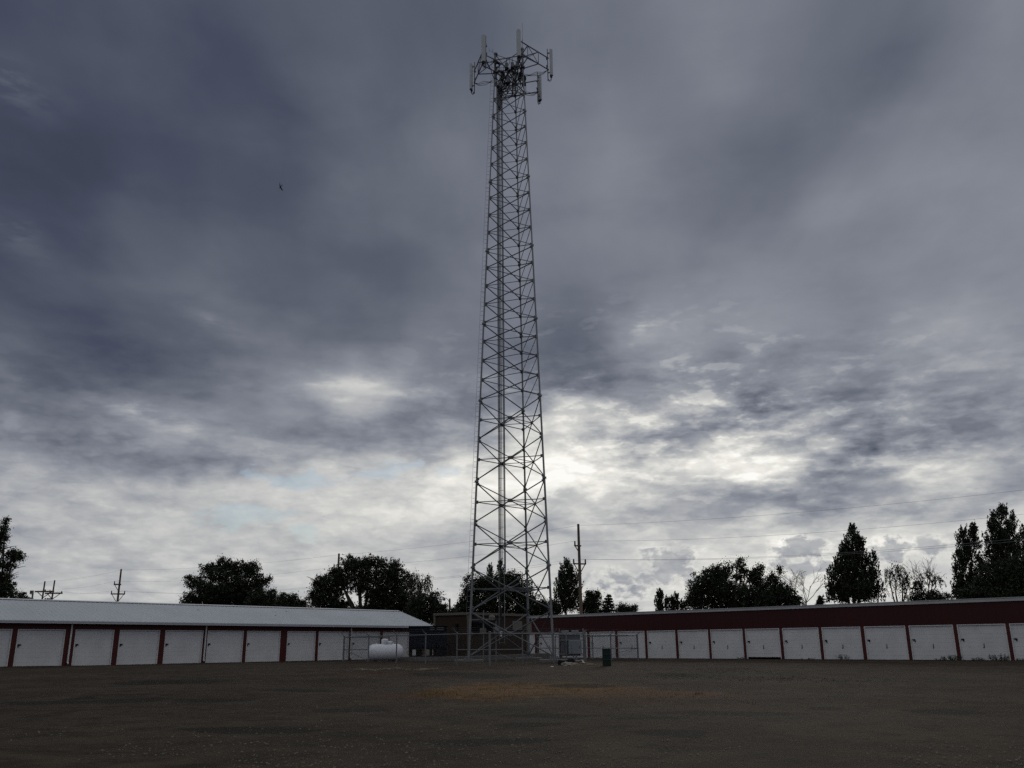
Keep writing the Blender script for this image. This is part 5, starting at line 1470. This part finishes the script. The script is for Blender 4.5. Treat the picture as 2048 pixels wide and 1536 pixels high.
# ------------------------------------------------------------------ utility poles and lines
def build_poles():
    Z = Vector((0, 0, 1))
    line_d = Vector((26.7, -21.0, 0)).normalized()
    armd = Vector((.93, .37, 0)).normalized()
    anchors = []
    def pole(px, ptop, Y, label, arm1, arm2, ks=1.0, group='wooden poles of the power line'):
        top = at(px, ptop, Y); k = Y / 1809.0; kv = Y / 1880.0
        base = Vector((top.x, Y, gz(top.x, Y)))
        root = thing('utility_pole', label, 'utility pole', base, group)
        b = MB(); b.tube([base - Z * .5, base.lerp(top, .5), top], [.19, .155, .115], 12); b.build('pole_shaft', M_WOODP, root)
        ins = [top - Z * .15]
        def arm(z, u0, u1, sides):
            c = Vector((top.x, Y, z)) - Vector((0, .16, 0))
            q = MB(); u0, u1, sides = u0 * ks, u1 * ks, [u * ks for u in sides]; q.box(c + armd * ((u0 + u1) / 2), (u1 - u0, .11, .13 * ks), (armd, Vector((-armd.y, armd.x, 0)), Z)); q.build('crossarm', M_WOODP, root)
            for u in sides:
                e = c + armd * (u * .92)
                q = MB(); q.tube([e - Z * .05, c - Z * (.85 if len(sides) > 1 else .6) * ks + armd * .05 * (1 if u > 0 else -1)], .045, 6); q.build('arm_brace', M_WOODP, root)
                q = MB(); p = c + armd * u
                q.lathe(p, [(.07, 0), (.085, .08), (.06, .12), (.085, .18), (.06, .22), (.085, .28), (.06, .32), (.075, .40), (.03, .45)], 10)
                q.build('insulator', M_BLACK, root); ins.append(p + Z * .45)
        if arm1: arm(at(px, arm1, Y).z, -.50, .22, (-.44,))
        if arm2: arm(at(px, arm2, Y).z, -.68, .68, (-.62, .62))
        for p in ins: p.y = p.y
        anchors.append(ins)
        return root
    # a pole off the right edge keeps the wires on their line
    d = Vector((6.3, 85, 0)); nx = d + line_d * 58
    pxr = 1024 + nx.x / nx.y * 1809
    top = Vector((nx.x, nx.y, 11.9)); 
    anchors.append([top, top + Z * -1.45 - armd * .6, top - Z * 3.0 - armd * .9, top - Z * 3.0 + armd * .9])
    pole(1156.5, 1048, 85, 'tall leaning wooden utility pole just right of the tower', 1092, 1128)
    pole(678, 1107, 106, 'wooden utility pole in front of the biggest dark tree', 1142, 1178)
    pole(242.5, 1138, 127, 'wooden utility pole standing clear over the white roof', 1169, 1188, 1.38)
    # double pole further on
    Y = 150; a, c = at(90, 1162.5, Y), at(109.5, 1160.5, Y + 3)
    base = Vector((a.x, Y, gz(a.x, Y)))
    root = thing('double_utility_pole', 'pair of wooden poles with wide crossarms over the far left of the white roof', 'utility pole', base)
    for t in (a, c):
        b = MB(); b.tube([Vector((t.x - .2, t.y, gz(t.x, t.y) - .5)), t], [.2, .12], 10); b.build('pole_shaft', M_WOODP, root)
    for (x0, x1, py, cx, yy) in ((70, 108, 1183, 88, Y - .2), (90, 125, 1186.5, 106, Y + 2.8)):
        p0, p1 = at(x0, py, yy), at(x1, py, yy)
        b = MB(); b.box((p0 + p1) / 2, ((p1 - p0).length, .16, .24)); b.build('crossarm', M_WOODP, root)
        for xx in (x0 + 5, x1 - 5):
            b = MB(); b.tube([at(xx, py + 1, yy), at(cx - 1.5, py + 12, yy)], .06, 6); b.build('arm_brace', M_WOODP, root)
    ins2 = [a - Z * .1]
    for xx, py, yy in ((90, 1184, Y - .2), (99.5, 1185, Y + 2.8), (123, 1187, Y + 2.8)):
        p = at(xx, py, yy); b = MB(); b.lathe(p, [(.09, 0), (.12, .1), (.08, .16), (.12, .22), (.08, .3), (.1, .42)], 8); b.build('insulator', M_BLACK, root); ins2.append(p + Z * .42)
    anchors.append(ins2)
    far = [at(-60, 1196, 185) for _ in range(4)]
    anchors.append(far)
    names = ['topmost wire of the power line over the pole tops', 'second wire of the power line on the single side arms',
             'third wire of the power line on the left ends of the lower crossarms', 'lowest wire of the power line on the right ends of the lower crossarms']
    for w in range(4):
        b = MB()
        for i in range(len(anchors) - 1):
            p, q = anchors[i][w], anchors[i + 1][w]
            L_ = (q - p).length; sag = (.55, .75, .8, .8)[w] * (L_ / 40) ** 2 * .75
            pts = [p.lerp(q, t) - Z * sag * 4 * t * (1 - t) for t in np.linspace(0, 1, 19)]
            b.tube(pts, .0075, 4)
        o = b.build('power_line', M_WIRE); tag(o, names[w], 'power line', 'wires of the power line')
    # street lamp behind the shelter
    Y = 112; t = at(899.5, 1197, Y); base = Vector((t.x, Y, gz(t.x, Y)))
    root = thing('street_lamp', 'street lamp on a wooden pole between the dark trees left of the tower', 'street lamp', base)
    b = MB(); b.tube([base - Z * .3, t], [.15, .11], 10); b.build('pole_shaft', M_WOODP, root)
    b = MB(); h = at(888.5, 1196.5, Y - .6); b.tube([at(899, 1207, Y), at(896.5, 1200, Y - .2), at(892, 1196, Y - .5), h], .035, 6); b.build('lamp_arm', M_STEEL, root)
    b = MB(); b.lathe(h - Z * .18, [(.05, -.12), (.15, -.06), (.17, .05), (.12, .20), (.04, .28)], 12); b.build('lamp_head', M_LAMP, root)
    # flood lights on the far left
    Y = 100; t = at(66.5, 1182, Y); base = Vector((t.x, Y, gz(t.x, Y)))
    root = thing('flood_light', 'flood light bank on a short pole over the white roof', 'flood light', base)
    b = MB(); b.tube([base - Z * .3, t], [.12, .09], 8); b.build('pole_shaft', M_LAMP, root)
    b = MB(); p0, p1 = at(60, 1188, Y - .2), at(67.5, 1181, Y - .2)
    b.box((p0 + p1) / 2, (abs(p1.x - p0.x), .25, abs(p1.z - p0.z)), bev=.03)
    for zz in (.3, .7): b.box((p0.x * .5 + p1.x * .5, p0.y - .14, p0.z + (p1.z - p0.z) * zz), (abs(p1.x - p0.x) * .85, .03, .09))
    b.box(at(64, 1189.5, Y), (.25, .1, .05)); b.build('lamp_head', M_LAMP, root)
    # rows of dark bushings peeking over the roof
    for (xs, y0, y1, lab) in (((43, 49, 53, 57), 1193.5, 1202, 'dark equipment with upright bushings beside the flood light'), ((90, 94, 97.5, 101), 1196, 1203, 'dark equipment with upright bushings under the double pole')):
        Y = 140; c = at(xs[1], y1, Y); base = Vector((c.x, Y, gz(c.x, Y)))
        root = thing('transformer', lab, 'transformer', base)
        b = MB(); p0, p1 = at(xs[0] - 3, y1 - 1.5, Y), at(xs[-1] + 5, y1 - 1.5, Y); zt = p0.z
        b.box(((p0.x + p1.x) / 2, Y, (zt + base.z) / 2), (p1.x - p0.x, 1.2, zt - base.z), bev=.05); b.build('tank_body', M_BOXD, root)
        for x in xs:
            b = MB(); p = at(x, y1 - 1.5, Y); q = at(x + .8, y0, Y)
            b.lathe(p, [(.12, -.05), (.14, .1), (.09, .16), (.13, .25), (.08, q.z - p.z)], 8); b.build('bushing', M_BLACK, root)
build_poles()

# ------------------------------------------------------------------ weeds along the red garage, birds
def build_weeds():
    for px, py, wpx, hpx, n, lab in ((1690, 1318, 17, 13, 150, 'leafy weed clump at the foot of the door under the tall conical tree'), (1908, 1318, 28, 13, 320, 'widest weed clump at the foot of a red post on the right'),
                                     (1955, 1319, 18, 8, 160, 'low weed clump between the two big weed clumps on the right'), (2000, 1318, 24, 16, 300, 'tallest bushy weed clump near the right edge'),
                                     (2040, 1320, 16, 7, 120, 'weed clump cut by the right edge'), (1880, 1318, 14, 5, 80, 'smallest weed tuft left of the widest clump'), (1488, 1317, 12, 5, 70, 'short weed tuft left of the raised white door'),
                                     (1618, 1318, 14, 4, 70, 'flat weed tuft right of the raised white door')):
        g = gpt(px, py); s = WR.s(px); q = WR.p(s, -.35, 0); c = Vector((q.x, q.y, gz(q.x, q.y)))
        k = c.y / 1809; W_, H_ = wpx * k, hpx * k
        root = thing('weed_clump', lab, 'weed', c, 'weeds along the red garage')
        b = MB(); C, D = [], []
        for i in range(int(n / 9)):
            a = RNG.random() * 6.28; r = RNG.random() ** .6
            e = c + Vector((math.cos(a) * W_ * r, math.sin(a) * .25 * r, H_ * (.45 + .6 * RNG.random()) * (1 - .35 * r)))
            b0 = c + Vector((math.cos(a) * W_ * r * .55, math.sin(a) * .12, -.03))
            b.tube([b0, b0.lerp(e, .6) + Vector((0, 0, .03)), e], [.006, .005, .003], 4)
            for t in np.linspace(.25, 1, 9):
                p = b0.lerp(e, t); C.append(np.array(p) + RNG.normal(size=3) * .035); D.append((math.cos(a), math.sin(a), .5))
        b.build('stems', M_WEED, root)
        V, Fc = quads_from(np.array(C), np.full(len(C), .05), .35, np.array(D), .7)
        np_mesh('leaves', V, Fc, M_WEED, root)
build_weeds()

def bird(px, py, Y, span, bank, heading, label):
    c = at(px, py, Y)
    Rm = Matrix.Rotation(math.radians(heading), 3, 'Z') @ Matrix.Rotation(math.radians(bank), 3, 'Y')
    root = thing('bird', label, 'bird', c, 'small birds in the air')
    prof = [(0.003, -.42), (.03, -.36), (.045, -.15), (.055, .05), (.042, .18), (.045, .25), (.03, .32), (.004, .38)]
    X, Yv, Zv = Rm @ Vector((1, 0, 0)), Rm @ Vector((0, 1, 0)), Rm @ Vector((0, 0, 1))
    k = span / 1.1
    b = MB(); b.lathe(c, [(r * k, h * k) for r, h in prof], 10, (X, Zv, Yv))
    b.prism([c - Yv * .3 * k, c - Yv * .62 * k - X * .10 * k, c - Yv * .52 * k, c - Yv * .62 * k + X * .10 * k], Zv * .012 * k)
    for s in (-1, 1):
        pts = [(.03, .14), (.24, .22), (.40, .12), (.56, -.12), (.36, -.02), (.20, -.06), (.03, -.10)]
        poly = [c + X * s * x * k + Yv * y * k + Zv * (x * .22 * k) for x, y in pts]
        b.prism(poly if s > 0 else poly[::-1], Zv * .012 * k)
    o = b.build('bird_body', M_BIRD, root)
bird(561, 374, 40, .48, 62, 35, 'dark bird gliding high in the clouds left of the tower')
bird(396.3, 1220, 48, .15, 20, 70, 'tiny bird low over the white roof under the wide tree')
bird(550.5, 1231.3, 48, .16, -15, 80, 'tiny bird just above the middle of the white roof')
bird(572.5, 1223, 50, .15, 10, 100, 'tiny bird close under the ridge of the white roof')
bird(686, 1109.5, 70, .28, 25, 60, 'tiny bird beside the top of the pole left of the tower')
